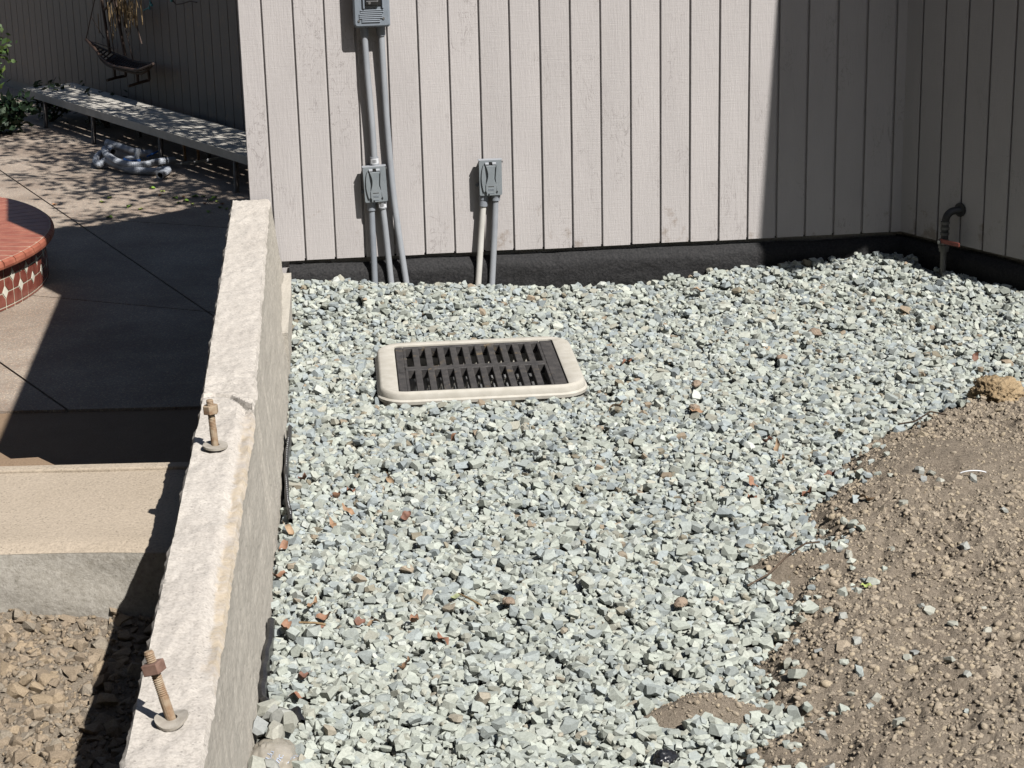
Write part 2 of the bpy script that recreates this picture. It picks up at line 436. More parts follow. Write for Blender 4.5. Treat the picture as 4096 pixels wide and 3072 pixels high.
for a, d in ((pj[2], pj[3] - pj[1]), (pj[4], pj[5] - pj[4]), (pj[6], pj[8] - pj[6]), (np.array([-2.478, 17.155]), np.array([1.4, -.55]))):
    polys = joint_cut(polys, a, d, .008)
for i, P in enumerate(polys):
    patio = MB(); slab_poly(P); o = struct(patio.build('patio_slab', AGG))
land = MB()
land.prism([(-14, 8.2), (-.9, 8.2), (-.9, 11.94), (-14, 11.94)], (0, 0, PATIO - .1), (1, 0, 0), (0, 1, 0), (0, 0, 1), .085)
struct(land.build('lower_landing', BROWNF))
step = MB()
step.prism([(-3.2, 4.46), (-.86, 4.46), (-.90, 5.3), (-1.394, 5.79), (-1.477, 5.885), (-1.56, 5.876), (-1.608, 5.94), (-3.2, 6.6)], (0, 0, -2), (1, 0, 0), (0, 1, 0), (0, 0, 1), 1.75)
struct(step.build('upper_landing', BROWNF))

# slab step left of the wall
sl = MB()
nx, ny = 40, 16
X = np.linspace(-2.6, -.655, nx); Yl = np.linspace(0, 1, ny)
front = lambda x: 3.935 + .02 * np.sin(x * 5) + .012 * vnoise(np.array([[x * 9, 3.3, 1.]]))[0]
vsl = []
for x in X:
    for v in Yl: vsl.append((x, front(x) * (1 - v) + 4.47 * v, .2 + .0015 * vnoise(np.array([[x * 6, v * 4, .5]]))[0] - (.012 if v == 0 else 0)))
fs = [(i * ny + j, (i + 1) * ny + j, (i + 1) * ny + j + 1, i * ny + j + 1) for i in range(nx - 1) for j in range(ny - 1)]
sl.add(vsl, fs)
sl.add([(-2.6, 4.47, .2), (-.655, 4.47, .2), (-.655, 4.47, -2), (-2.6, 4.47, -2)], [(0, 1, 2, 3)])
o = sl.build('concrete_step', SLAB, smooth=True, loc=(-1.0, 4.2, .2))
tag(o, 'sandy concrete step slab left of the bolted wall', 'step')
cb = MB(); cb.box((-1.64, 4.462, .2025), (1.95, .035, .012), bev=.004)
cb.build('border_strip', SLAB, o)
rs = MB(); vr = []
nz = 14
for x in X:
    for k in range(nz):
        u = k / (nz - 1); z = .1885 * (1 - u) + -.10 * u
        vr.append((x, front(x) + .0005 - .014 * math.sin(u * 2.2) + .010 * min(1, u * 4) * vnoise(np.array([[x * 7, u * 5, 4.]]))[0], z))
rs.add(vr, [(i * nz + j, i * nz + j + 1, (i + 1) * nz + j + 1, (i + 1) * nz + j) for i in range(nx - 1) for j in range(nz - 1)])
rs.build('riser', RISER, o, smooth=True)

# ------------------------------------------------------------------ house
house = thing('house', 'pale pinkish house with grooved vertical siding around the gravel corner', 'house', (B0[0], B0[1], 0))
HT = 1.44
SIDE = np.array([-.0905, .9959, 0])     # back along the left side
LC = B0 + BD * -.0735; LC[2] = 0
def quad_panel(mb, A, Bp, n, z0, z1, o0, o1):
    A = np.asarray(A); Bp = np.asarray(Bp)
    d = (Bp - A); Ln = np.linalg.norm(d[:2]); d = d / np.linalg.norm(d)
    c = (A + Bp) / 2 + n * (o0 + o1) / 2; c = np.array([c[0], c[1], (z0 + z1) / 2])
    mb.box(c, (Ln, abs(o1 - o0), z1 - z0), np.array([d, n, ZUP]))
def wall(nm, A, D, n, t0, t1, grooves, z0, z1, mat, parent, gap=.0070, th=.0125, depth=.0085, level3=True):
    mb = MB(); quad_panel(mb, A + D * t0, A + D * t1, n, z0 + .004, z1, -.10, -depth)
    w_ = mb.build(nm, mat, parent)
    edges = [t0] + list(grooves) + [t1]
    shared = {}
    for i in range(len(edges) - 1):
        a = edges[i] + (gap / 2 if i > 0 else 0); b = edges[i + 1] - (gap / 2 if i < len(edges) - 2 else 0)
        wd = round(b - a, 4)
        if wd < .004: continue
        if wd not in shared:
            m_ = MB(); h = z1 - z0; ch = .0018
            prof = [(-wd / 2, -th), (-wd / 2, -ch), (-wd / 2 + ch, 0), (wd / 2 - ch, 0), (wd / 2, -ch), (wd / 2, -th)]
            m_.prism(prof, (0, 0, 0), D, n, ZUP, h)
            me = bpy.data.meshes.new('siding_board'); me.from_pydata(m_.v, [], m_.f); me.materials.append(mat)
            bmx = bmesh.new(); bmx.from_mesh(me); bmesh.ops.recalc_face_normals(bmx, faces=bmx.faces[:]); bmx.to_mesh(me); bmx.free()
            shared[wd] = me
        o = bpy.data.objects.new('siding_board', shared[wd]); C.objects.link(o); o.parent = w_
        P = A + D * ((a + b) / 2) + n * random.uniform(-.0006, .0006); P = np.array([P[0], P[1], z0 + random.uniform(-.0015, .0015)])
        o.location = tuple(P - BASE[parent.name])
    return w_
wall('front_wall', B0, BD, BN, -.0735, 2.20, [i * .1016 for i in range(0, 22)], .1856, HT, SIDING, house)
wall('side_wall', R0, RD, RN, -.10, .95, [i * .1016 for i in range(0, 10)], .1856, 2.2, SIDING, house)
fo = MB()
quad_panel(fo, B0 + BD * -.05, B0 + BD * 2.25, BN, -.6, .178, -.2, -.03)
quad_panel(fo, R0 + RD * .93, R0 + RD * .93 - RN * 3, RD, -.6, .178, -.2, -.03)
quad_panel(fo, R0 + RD * -.12, R0 + RD * .93, RN, -.6, .178, -.2, -.03)
fo.build('foundation', FOUND, house)
# left flank, roofs
fl = MB(); E1 = LC + SIDE * 7.2
fn = np.array([-SIDE[1], SIDE[0], 0])
quad_panel(fl, LC + SIDE * .02, E1, fn, -2, HT, -.12, -.003)
fl.build('flank_wall', SIDING, house)
rf = MB()
R1 = LC + BN * .0; bk = np.array([1.02, .80, 0]); bk /= np.linalg.norm(bk)
P0 = LC + fn * .0 + BN * .01; P1 = B0 + BD * 2.16; P2 = E1 + bk * 5.0; P3 = E1
def to_roof(x, y, z, h=HT): p = onz(x, y, z); return p + SUN * (h - z) / SUN[2]
ov = [to_roof(245, 1183, PATIO), to_roof(158, 1146, PATIO), to_roof(165, 942, -1.6), to_roof(34, 885, -1.6), to_roof(-400, 700, -1.6), to_roof(-400, 800, -1.6), to_roof(34, 774, -1.6), to_roof(*q(225, 487), PATIO), to_roof(*q(490, 436), PATIO)]
kb = to_roof(0, 1600, PATIO)
rf.prism([tuple(p[:2]) for p in (P0, P1, P1 + np.array([3., 3, 0]), ov[-1] + bk * 5.0, ov[-1], ov[-2], ov[6], ov[3], ov[2], ov[0])], (0, 0, HT + .002), (1, 0, 0), (0, 1, 0), (0, 0, 1), .03)
rf.build('low_roof', ROOFM, house)
rw = MB(); eav = .235
a0 = K + RD * -.0 + RN * .334; a1 = K + RD * 1.74 + RN * .24; a2 = K + RD * 1.74 - RN * 3; a3 = K - RN * 3
rw.prism([tuple(p[:2]) for p in (a0 - RD * .25, a1, a2, a3 - RD * .25)], (0, 0, 2.2), (1, 0, 0), (0, 1, 0), (0, 0, 1), .06)
rw.build('eave_roof', ROOFM, house)
rt = MB(); quad_panel(rt, R0 + RD * .945, R0 + RD * .945 - RN * 3, RD, .18, 2.199, -.1, .0)
rt.build('return_wall', SIDING, house)

# weed fabric on the foundation
def fabric(nm, A, D, n, t0, t1, seed, label, zt=.168):
    nt_, nzz = int((t1 - t0) / .015), 16
    v = []
    for i in range(nt_ + 1):
        t = t0 + (t1 - t0) * i / nt_
        for k in range(nzz + 1):
            u = k / nzz
            z = zt - .26 * u + .006 * mnoise.noise(V((t * 5, seed, 0))) * (1 - u)
            o = -.012 + .030 * min(1, (u / .14)) ** .6 + .006 * mnoise.noise(V((t * 7, u * 5, seed))) + .004 * mnoise.noise(V((t * 30, u * 9, seed + 5)))
            if seed == 1 and t < .28:
                kk = (1 - t / .28); o += .012 * kk * mnoise.noise(V((t * 30, u * 16, 9.)))
            p = A + D * t + n * o; v.append((p[0], p[1], z))
    m = nzz + 1
    f = [(i * m + k, (i + 1) * m + k, (i + 1) * m + k + 1, i * m + k + 1) for i in range(nt_) for k in range(nzz)]
    b = MB(); b.add(v, f); o = b.build(nm, FABRIC, loc=(A[0], A[1], 0), smooth=True)
    return tag(o, label, 'fabric')
fabric('weed_fabric', B0, BD, BN, .045, 2.19, 1, 'long black weed fabric strip below the sunlit siding')
fabric('weed_fabric', R0, RD, RN, -.10, .93, 2, 'shorter black fabric strip behind the pipe with red lever')

# ------------------------------------------------------------------ concrete wall
ys = np.concatenate([np.arange(6.575, 4.5, -.0125), np.arange(4.5, 4.2, -.004), np.arange(4.2, 2.3, -.0125), np.arange(2.3, 1.2, -.05)])
yc = 4.345                                      # joint between the two pours
def crack_y(u): return yc + .012 * math.sin(u * 7) - (.10 * max(0, u - .55) / .45 if u > .55 else 0)
cw = thing('concrete_wall', 'long pale concrete stem wall with two rusty anchor bolts', 'wall', (-.62, 4.3, 0))
def wall_section(y, face):
    """list of (x,z) with noise for the given station"""
    xl, xr, xf = wl_x(y), wr_x(y), foot_x(y)
    low = y < yc - .02
    pts = []
    if face == 'top':
        n = 22
        for k in range(n + 1):
            u = k / n
            e = min(u, 1 - u)
            z = WT - .010 * max(0, 1 - e / .045) ** 1.6
            x = xl + (xr - xl) * u
            zz = z + .004 * mnoise.noise(V((x * 14, y * 9, .3))) + .0035 * mnoise.noise(V((x * 45, y * 32, 2.3)))
            zz += .003 * mnoise.noise(V((x * 120, y * 90, 5.3)))
            dc = y - crack_y(u)
            if abs(dc) < .013: zz -= (.034 if u > .55 else .020) * (1 - abs(dc) / .013) ** .6 * (.7 + .6 * abs(mnoise.noise(V((u * 9, 1, 1)))))
            if y < crack_y(u) and u > .70 and y > 2.75:
                kk = min(1, (u - .70) / .10) * min(1, max(0, crack_y(u) - y) / .03) * min(1, max(0, (y - 2.75)) / .3)
                zz -= kk * (.012 + .010 * mnoise.noise(V((x * 30, y * 14, 8.))))
            if abs(y - 5.55) < .02: zz -= .003 * (1 - abs(y - 5.55) / .02) * (1 + mnoise.noise(V((x * 60, y * 60, 0))))
            if y > 6.54: zz -= .02 * (y - 6.54) / .035 * (1 if u < .25 else .3)
            xx = x
            edgew = max(0, 1 - e / .05)
            j = edgew * (.006 * mnoise.noise(V((y * 9, 4.2 + (u > .5), 0))) + (.0055 if u < .5 else .003) * mnoise.noise(V((y * 41, 7.1 + (u > .5), 0))))
            pts.append((xx + j, zz))
    return pts
T = [wall_section(y, 'top') for y in ys]
n = len(T[0])
tv = [(x, y, z) for y, sec in zip(ys, T) for x, z in sec]
tf = [(i * n + k, (i + 1) * n + k, (i + 1) * n + k + 1, i * n + k + 1) for i in range(len(ys) - 1) for k in range(n - 1)]
b = MB(); b.add(tv, tf); top_o = b.build('wall_top', WALLTOP, cw, smooth=True)
er = np.zeros(len(tv))
for i, y in enumerate(ys):
    for k in range(n):
        u = k / (n - 1)
        er[i * n + k] = np.clip((u - .70) / .22, 0, 1) * np.clip((crack_y(u) - y) / .04, 0, 1) * np.clip((y - 2.6) / .5, 0, 1)
ca = top_o.data.color_attributes.new('tint', 'FLOAT_COLOR', 'POINT'); ca.data.foreach_set('color', np.repeat(er, 4).astype(np.float32))
rows = 26
rv = []
for y, sec in zip(ys, T):
    x0, z0 = sec[-1]; xf = foot_x(y)
    for k in range(rows + 1):
        u = k / rows; z = z0 * (1 - u) + -.25 * u
        bat = min(1, (z0 - z) / (z0 - .03))
        x = x0 + (xf - wr_x(y)) * bat + (0 if k == 0 else .0025 * mnoise.noise(V((y * 4, z * 40, 3.))) + .003 * mnoise.noise(V((y * 30, z * 60, 6.))) - .002)
        rv.append((x, y, z))
m_ = rows + 1
rfs = [(i * m_ + k, (i + 1) * m_ + k, (i + 1) * m_ + k + 1, i * m_ + k + 1) for i in range(len(ys) - 1) for k in range(rows)]
b = MB(); b.add(rv, rfs); b.build('wall_face', WALLFACE, cw, smooth=True)
lv = []
for y, sec in zip(ys, T):
    x0, z0 = sec[0]
    for k in range(9):
        u = k / 8; z = z0 * (1 - u) + (-2.0) * u
        lv.append((x0 + (.0 if k == 0 else .004 + .003 * mnoise.noise(V((y * 12, z * 12, 1.)))), y, z))
b = MB(); b.add(lv, [(i * 9 + k, i * 9 + k + 1, (i + 1) * 9 + k + 1, (i + 1) * 9 + k) for i in range(len(ys) - 1) for k in range(8)])
b.build('wall_back_face', WALLFACE, cw, smooth=True)
lg = MB()
lq = [onz(*p, .15)[:2] for p in ((1108, 1052), (1166, 1059), (1163, 1180), (1151, 1329), (1128, 1329), (1108, 1134))]
far = B0 + BD * .03
lpoly = [tuple(p) for p in lq]
lpoly[0] = (-.83, 6.575); lpoly[1] = (-.738, 6.588)
lg.prism(lpoly + [(-.80, 6.0)], (0, 0, -.2), (1, 0, 0), (0, 1, 0), (0, 0, 1), .348)
lg.build('footing_ledge', WALLFACE, cw)

# ------------------------------------------------------------------ anchor bolts
def hexa(rad, n, rot=0): return [(rad * math.cos(rot + 2 * math.pi * k / n), rad * math.sin(rot + 2 * math.pi * k / n)) for k in range(n)]
def bolt(base, tip, r, nut_lo, nut_hi, nut_n, nut_r, thr_lo, wash, label, mats, wr):
    base = np.asarray(base); tip = np.asarray(tip)
    t = thing('anchor_bolt', label, 'bolt', base)
    d = tip - base; Ln = np.linalg.norm(d); d /= Ln
    x = np.cross(d, (0, 1, 0)); x /= np.linalg.norm(x); y = np.cross(d, x)
    path, rad = [base - d * .05, base + d * thr_lo * .98], [r, r]
    s = thr_lo
    while s < Ln - .003:
        path += [base + d * s, base + d * (s + .0014)]; rad += [r * .85, r * 1.03]; s += .0031
    path.append(tip); rad.append(r * .8)
    b = MB(); b.tube(path, rad, 14); b.build('shaft', mats[0], t, smooth=False)
    b = MB(); b.prism(hexa(nut_r, nut_n, .5), base + d * nut_lo, x, y, d, nut_hi - nut_lo); 
    bm_ = bmesh.new(); o = b.build('nut', mats[1], t)
    md = o.modifiers.new('bevel', 'BEVEL'); md.width = .0015; md.segments = 2
    wn = wash / np.linalg.norm(wash); wx = np.cross(wn, (0, 1, 0)); wx /= np.linalg.norm(wx); wy = np.cross(wn, wx)
    b = MB(); K_ = 28; vs_, fs_ = [], []
    c0 = base + ZUP * .006
    for k in range(K_):
        a = 2 * math.pi * k / K_; dr = math.cos(a) * wx + math.sin(a) * wy
        bend = .004 * math.cos(2 * a) if nut_n == 4 else 0
        for (rr, zz) in ((r * 1.15, 0), (wr, 0), (wr, .0045), (r * 1.15, .0045)):
            vs_.append(c0 + dr * rr + wn * (zz + bend * (rr > r * 1.2)))
    for k in range(K_):
        k2 = (k + 1) % K_
        for j in range(4): fs_.append((k * 4 + j, k2 * 4 + j, k2 * 4 + (j + 1) % 4, k * 4 + (j + 1) % 4))
    b.add(vs_, fs_); b.build('washer', WASH, t)
    return t
p1 = onz(862, 1797, WT); d1 = np.linalg.norm(p1 - CAM)
bolt(p1, p1 + np.array([-.006, .004, .108]), .0077, .078, .096, 6, .0165, .048, np.array([.05, -.05, 1]), 'straight tan rusted bolt beside the crack in the wall top', (RUST, RUST), .026)
p2 = onz(690, 2895, WT)
bolt(p2, p2 + np.array([-.030, .014, .112]), .0077, .082, .099, 4, .0185, .046, np.array([-.12, -.10, 1]), 'leaning bolt with dark square nut and bent washer', (RUST, RUSTD), .0255)

# ------------------------------------------------------------------ electrical boxes on the siding
def bp(t, z, o): return np.array([B0[0] + BD[0] * t + BN[0] * o, B0[1] + BD[1] * t + BN[1] * o, z])
AX = np.array([BD, -BN, ZUP])
def rrect(w_, h, r, n=4):
    out = []
    for cx, cy, a0 in ((w_ / 2 - r, h / 2 - r, 0), (-w_ / 2 + r, h / 2 - r, 90), (-w_ / 2 + r, -h / 2 + r, 180), (w_ / 2 - r, -h / 2 + r, 270)):
        for k in range(n + 1):
            a = math.radians(a0 + 90 * k / n); out.append((cx + r * math.cos(a), cy + r * math.sin(a)))
    return out
# switch box
tb = thing('switch_box', 'large grey ribbed switch box at the top of the siding', 'electrical box', bp(.358, .966, 0))
tc, zc, tw, th_ = .358, 1.075, .119, .218
b = MB(); b.prism(rrect(tw - .008, th_ - .008, .008), bp(tc, zc, .0005), BD, ZUP, BN, .045); b.build('box_body', BOXG, tb)
b = MB()
def frustum(mb, w0, h0, w1, h1, r, o0, o1, tc, zc):
    a = rrect(w0, h0, r); c = rrect(w1, h1, r * .8); nn = len(a)
    P = [bp(tc + x, zc + y, o0) for x, y in a] + [bp(tc + x, zc + y, o1) for x, y in c]
    mb.add(P, [tuple(range(nn, 2 * nn)), tuple(range(nn - 1, -1, -1))] + [(i, (i + 1) % nn, nn + (i + 1) % nn, nn + i) for i in range(nn)])
b.prism(rrect(tw, th_, .009), bp(tc, zc, .0455), BD, ZUP, BN, .014); frustum(b, tw, th_, tw - .012, th_ - .012, .009, .0595, .066, tc, zc)
b.build('cover', BOXG, tb)
for k in range(7):
    b = MB(); b.box(bp(tc - .003 + (.004 if k > 4 else 0), zc - th_ / 2 + .0185 + k * .0062, .0675), (.060 if k < 2 else .076, .0042, .0040), AX, bev=.0012); b.build('rib', BOXG, tb)
for sx in (-1, 1):
    b = MB(); b.tube([bp(tc + sx * .040 - .002, zc - th_ / 2 + .0225 + (.006 if sx > 0 else 0), .064), bp(tc + sx * .040 - .002, zc - th_ / 2 + .0225 + (.006 if sx > 0 else 0), .0685)], .0042, 12); b.build('screw', METAL, tb)
b = MB(); b.box(bp(tc + .006, zc + .005, .0663), (.056, .006, .09), AX, bev=.002); b.build('window_recess', DARKP, tb)
b = MB(); b.box(bp(tc + .002, zc - .030, .072), (.044, .013, .018), AX, bev=.004); sw = b.build('switch', DARKP, tb)
b = MB(); b.tube([bp(tc - .006, zc - .029, .078), bp(tc - .006, zc - .029, .0815)], .0042, 14); b.build('knob', METAL, sw)
for sx in (-1, 1):
    b = MB(); b.box(bp(tc + .006 + sx * .031, zc + .002, .070), (.006, .008, .10), AX, bev=.002); b.build('window_rib', BOXG, tb)

def outlet(tcx, zcx, tilt, label):
    t = thing('outlet_box', label, 'outlet box', bp(tcx, zcx - .056, 0))
    ct, st = math.cos(tilt), math.sin(tilt)
    U = BD * ct + ZUP * st; W = -BD * st + ZUP * ct
    A2 = np.array([U, -BN, W])
    o = lambda x, z, d: bp(tcx, zcx, 0) + U * x + W * z + BN * d
    b = MB(); b.prism(rrect(.070, .112, .006), o(0, 0, .0005), U, W, BN, .034); b.build('box_body', BOXL, t)
    b = MB(); b.prism(rrect(.076, .118, .005), o(0, 0, .035), U, W, BN, .010); b.build('cover_plate', BOXL, t)
    b = MB(); b.box(o(0, .0605, .032), (.080, .022, .004), A2, bev=.001); b.build('gasket', PVC, t)
    for sx in (-1, 1):       # side bulges
        pl = []
        for k in range(9):
            a = -1 + 2 * k / 8; pl.append((sx * (.024 + .007 * (1 - a * a)), a * .047))
        pl += [(sx * .020, .047 * .9), (sx * (.016), 0), (sx * .020, -.047 * .9)][::1]
        b = MB(); b.prism(pl if sx > 0 else pl[::-1], o(0, 0, .0455), U, W, BN, .0055); b.build('side_rail', BOXL, t)
    out = []
    for k in range(13):
        z = .044 - .088 * k / 12; u = k / 12
        wdt = .017 - .0075 * math.sin(min(1, u / .72) * math.pi) + (.001 if u > .72 else 0)
        out.append((wdt, z))
    pl = out + [(.0155, -.047), (.0155, -.058), (-.0155, -.058), (-.0155, -.047)] + [(-x, z) for x, z in out[::-1]]
    b = MB(); b.prism(pl[::-1], o(0, 0, .0455), U, W, BN, .009); lid = b.build('flip_lid', BOXL, t)
    md = lid.modifiers.new('bevel', 'BEVEL'); md.width = .0015; md.segments = 2
    b = MB(); b.box(o(0, -.026, .0552), (.020, .0015, .0016), A2); b.build('lid_plate', METAL, lid)
    for zz in (-.036, -.040, -.050):
        b = MB(); b.box(o(0, zz, .0551), (.018, .0012, .0012), A2); b.build('moulded_line', BOXG, lid)
    b = MB(); b.box(o(-.008, -.053, .0551), (.005, .001, .005), A2); b.build('lock_hole', DARKP, lid)
    for sx in (-1, 1):
        b = MB(); b.tube([o(sx * .006, .049, .050), o(sx * .018, .049, .050)], .0055, 12); b.build('hinge', PVC, t)
    b = MB(); b.box(o(0, .049, .0465), (.010, .006, .012), A2); b.build('hinge_gap', DARKP, t)
    b = MB(); b.tube([o(.041, .052, .030), o(.041, .052, .036)], .003, 8); b.build('screw', METAL, t)
    b = MB(); b.tube([o(-.043, -.03, .001), o(-.043, -.03, .007)], .005, 10); b.build('mounting_ear', BOXG, t)
    return t
outlet(.3465, .4425, .035, 'grey flip lid outlet box between upper and lower conduits')
outlet(.7345, .4475, .0, 'grey flip lid outlet box standing alone on two conduits')

def conduit(pts, r, m, label, fits=(), stick=None):
    P = [bp(t, z, o) for t, z, o in pts]
    # smooth the path
    out = []
    for i in range(len(P) - 1):
        a = P[max(i - 1, 0)]; b_ = P[i]; c = P[i + 1]; d = P[min(i + 2, len(P) - 1)]
        for k in range(6):
            u = k / 6; out.append(.5 * ((2 * b_) + (-a + c) * u + (2 * a - 5 * b_ + 4 * c - d) * u * u + (-a + 3 * b_ - 3 * c + d) * u ** 3))
    out.append(P[-1])
    t = thing('conduit', label, 'conduit', (P[-1][0], P[-1][1], P[-1][2]))
    b = MB(); b.tube(out, r, 14); b.build('pipe', m, t, smooth=True)
    for (i0, ln, rr, mm) in fits:
        A = P[0] if i0 == 0 else P[-1]; B_ = P[1] if i0 == 0 else P[-2]
        d = (B_ - A) / np.linalg.norm(B_ - A)
        b = MB(); b.tube([A, A + d * ln * .45, A + d * ln * .46, A + d * ln], [rr * 1.08, rr * 1.08, rr, rr], 14); b.build('adapter', mm, t, smooth=True)
    if stick:
        i0, off, hh = stick
        A = P[0] if i0 == 0 else P[-1]; B_ = P[1] if i0 == 0 else P[-2]
        d = (B_ - A) / np.linalg.norm(B_ - A); c = A + d * off
        x = np.cross(d, BN); x /= np.linalg.norm(x)
        arc = []
        for k in range(9):
            a = math.radians(-60 + 120 * k / 8); arc.append(BN * math.cos(a) + x * math.sin(a))
        R_ = .0158; b = MB(); b.add([c + v * R_ for v in arc] + [c + d * hh + v * R_ for v in arc], [(k, k + 1, 10 + k, 9 + k) for k in range(8)])
        s = b.build('sticker', WHITEP, t)
        for k, (ww, x0) in enumerate(((.0012, -.005), (.0008, -.0025), (.0016, 0), (.0008, .003), (.0012, .0052))):
            bb = MB(); bb.box(c + d * hh * .5 + BN * (math.sqrt(R_ ** 2 - x0 ** 2) + .0004) + x * x0, (ww, .0004, hh * .62), np.array([x, BN, d])); bb.build('barcode_line', DARKP, s)
    return t
conduit([(.332, .966, .026), (.336, .83, .024), (.345, .64, .024), (.3478, .501, .024)], .0107, PVC, 'straight grey conduit from the switch box down to an outlet box', ((0, .032, .0135, PVCD), (1, .032, .0145, PVC)), (1, .010, .018))
conduit([(.387, .966, .026), (.3915, .755, .02), (.397, .585, .02), (.409, .37, .022), (.437, .1035, .03), (.441, .06, .032)], .0107, PVC, 'longest grey conduit running from the switch box to the gravel', ((0, .032, .0145, PVCD),))
conduit([(.331, .387, .024), (.331, .25, .024), (.3315, .07, .026)], .0107, PVCD, 'dark grey conduit leftmost of the pipes entering the gravel', ((0, .035, .0145, PVCD),))
conduit([(.366, .387, .024), (.374, .29, .024), (.388, .07, .028)], .0107, PVC, 'grey conduit with white sticker below the tilted outlet box', ((0, .030, .0145, PVC),), (0, .006, .02))
conduit([(.7125, .389, .024), (.70, .26, .024), (.681, .05, .028)], .0107, PVCW, 'off white conduit below the lone outlet box', ((0, .040, .0145, PVCD),))
conduit([(.752, .389, .024), (.744, .25, .024), (.729, .05, .028)], .0107, PVC, 'grey conduit right of the off white one below the lone outlet box', ((0, .022, .0155, PVCD),))

# ------------------------------------------------------------------ riser pipe with valve
def rp(t, z, o): return np.array([R0[0] + RD[0] * t + RN[0] * o, R0[1] + RD[1] * t + RN[1] * o, z])
pt = thing('water_pipe', 'old water riser pipe with red lever valve in the shaded corner', 'pipe', rp(.18, .1, .05))
b = MB(); b.tube([rp(.181, .04, .05), rp(.181, .196, .05)], .0105, 14); b.build('lower_pipe', PIPEM, pt, smooth=True)
b = MB(); b.tube([rp(.181, .168, .05), rp(.181, .180, .05), rp(.181, .1805, .05), rp(.181, .19, .05)], [.0165, .0165, .019, .019], 8); b.build('union_nut', PIPEM, pt)
b = MB(); b.box(rp(.178, .200, .05), (.032, .03, .022), np.array([RD, RN, ZUP]), bev=.006); vb = b.build('valve_body', PIPEM, pt)
b = MB(); b.box(rp(.228, .2085, .072), (.088, .006, .015), np.array([RD, RN, ZUP]), bev=.0025); b.build('lever', REDL, vb)
b = MB(); b.tube([rp(.185, .205, .062), rp(.185, .205, .080)], .006, 8); b.build('stem_nut', METAL, vb)
b = MB(); b.tube([rp(.183, .211, .05), rp(.183, .262, .05)], .0125, 14); b.build('threaded_nipple', PIPED, pt, smooth=True)
for z in (.225, .244, .263):
    b = MB(); b.tube([rp(.183, z, .05), rp(.183, z + .008, .05)], .0152, 10); b.build('coupling_ring', PIPEM, pt)
b = MB(); el = []
for k in range(9):
    a = math.pi / 2 * k / 8; el.append(rp(.184 + .012 * (1 - math.cos(a)), .272 + .034 * math.sin(a), .05 - .03 * (1 - math.cos(a))))
el.append(rp(.205, .308, .0)); b.tube(el, .0128, 14); b.build('elbow', PIPED, pt, smooth=True)
b = MB(); b.tube([rp(.204, .308, .001), rp(.204, .308, .006)], .024, 14); b.build('wall_flange', PIPED, pt)

# ------------------------------------------------------------------ catch basin
ctr = (onz(1400 + 1130 / 2.16, 1250 + 470 / 2.16, .06)); 
cor = [onz(1400 + x / 2.16, 1250 + y / 2.16, .06)[:2] for x, y in ((245, 705), (2020, 620), (1850, 195), (300, 265))]
FX = ((cor[1] - cor[0]) + (cor[2] - cor[3])) / 2; FY = ((cor[3] - cor[0]) + (cor[2] - cor[1])) / 2
fw_, fd_ = np.linalg.norm(FX), np.linalg.norm(FY)
FX = np.array([*FX, 0]) / fw_; FYv = np.array([-FX[1], FX[0], 0])
fc = np.array([*(sum(cor) / 4), .06]); fd_ = fd_ * 1.0
icor = [onz(1400 + x / 2.16, 1250 + y / 2.16, .055)[:2] for x, y in ((435, 700), (1880, 620), (1735, 232), (385, 308))]
ic = np.array([*(sum(icor) / 4), .055]); iw = np.linalg.norm((icor[1] - icor[0] + icor[2] - icor[3]) / 2); idp = np.linalg.norm((icor[3] - icor[0] + icor[2] - icor[1]) / 2)
print('frame', fw_, fd_, 'grate', iw, idp)
fw_ *= 1.03
cbn = thing('catch_basin', 'square drain basin with cream frame set in the gravel', 'drain', (fc[0], fc[1], .03))
def ring_pts(w_, h, r, z, c): return [c * np.array([1, 1, 0]) + FX * x + FYv * y + ZUP * z for x, y in rrect(w_, h, r, 6)]
fr = MB(); loops = []
prof = [(fw_ + .0, fd_ + .0, .080, -.12, fc), (fw_ + .0, fd_, .080, .022, fc), (fw_ + .016, fd_ + .016, .086, .025, fc), (fw_ + .018, fd_ + .018, .086, .034, fc), (fw_ + .006, fd_ + .006, .082, .0385, fc), (fw_ + .004, fd_ + .004, .081, .052, fc), (fw_ - .004, fd_ - .004, .078, .0588, fc), (fw_ - .014, fd_ - .014, .073, .061, fc), (iw + .014, idp + .014, .016, .060, ic), (iw + .006, idp + .006, .014, .058, ic), (iw + .006, idp + .006, .014, .020, ic), (iw - .03, idp - .03, .012, .020, ic), (iw - .03, idp - .03, .012, -.30, ic)]
for a in prof: loops.append(ring_pts(*a))
nn = len(loops[0]); allv = [p for l in loops for p in l]
fr.add(allv, [(i * nn + k, i * nn + (k + 1) % nn, (i + 1) * nn + (k + 1) % nn, (i + 1) * nn + k) for i in range(len(loops) - 1) for k in range(nn)])
fro = fr.build('frame', FRAMEC, cbn, smooth=True)
pit = MB(); pp = ring_pts(iw - .032, idp - .032, .012, -.28, ic); pit.add(pp, [tuple(range(len(pp)))]); pit.build('pit_floor', PITM, cbn)
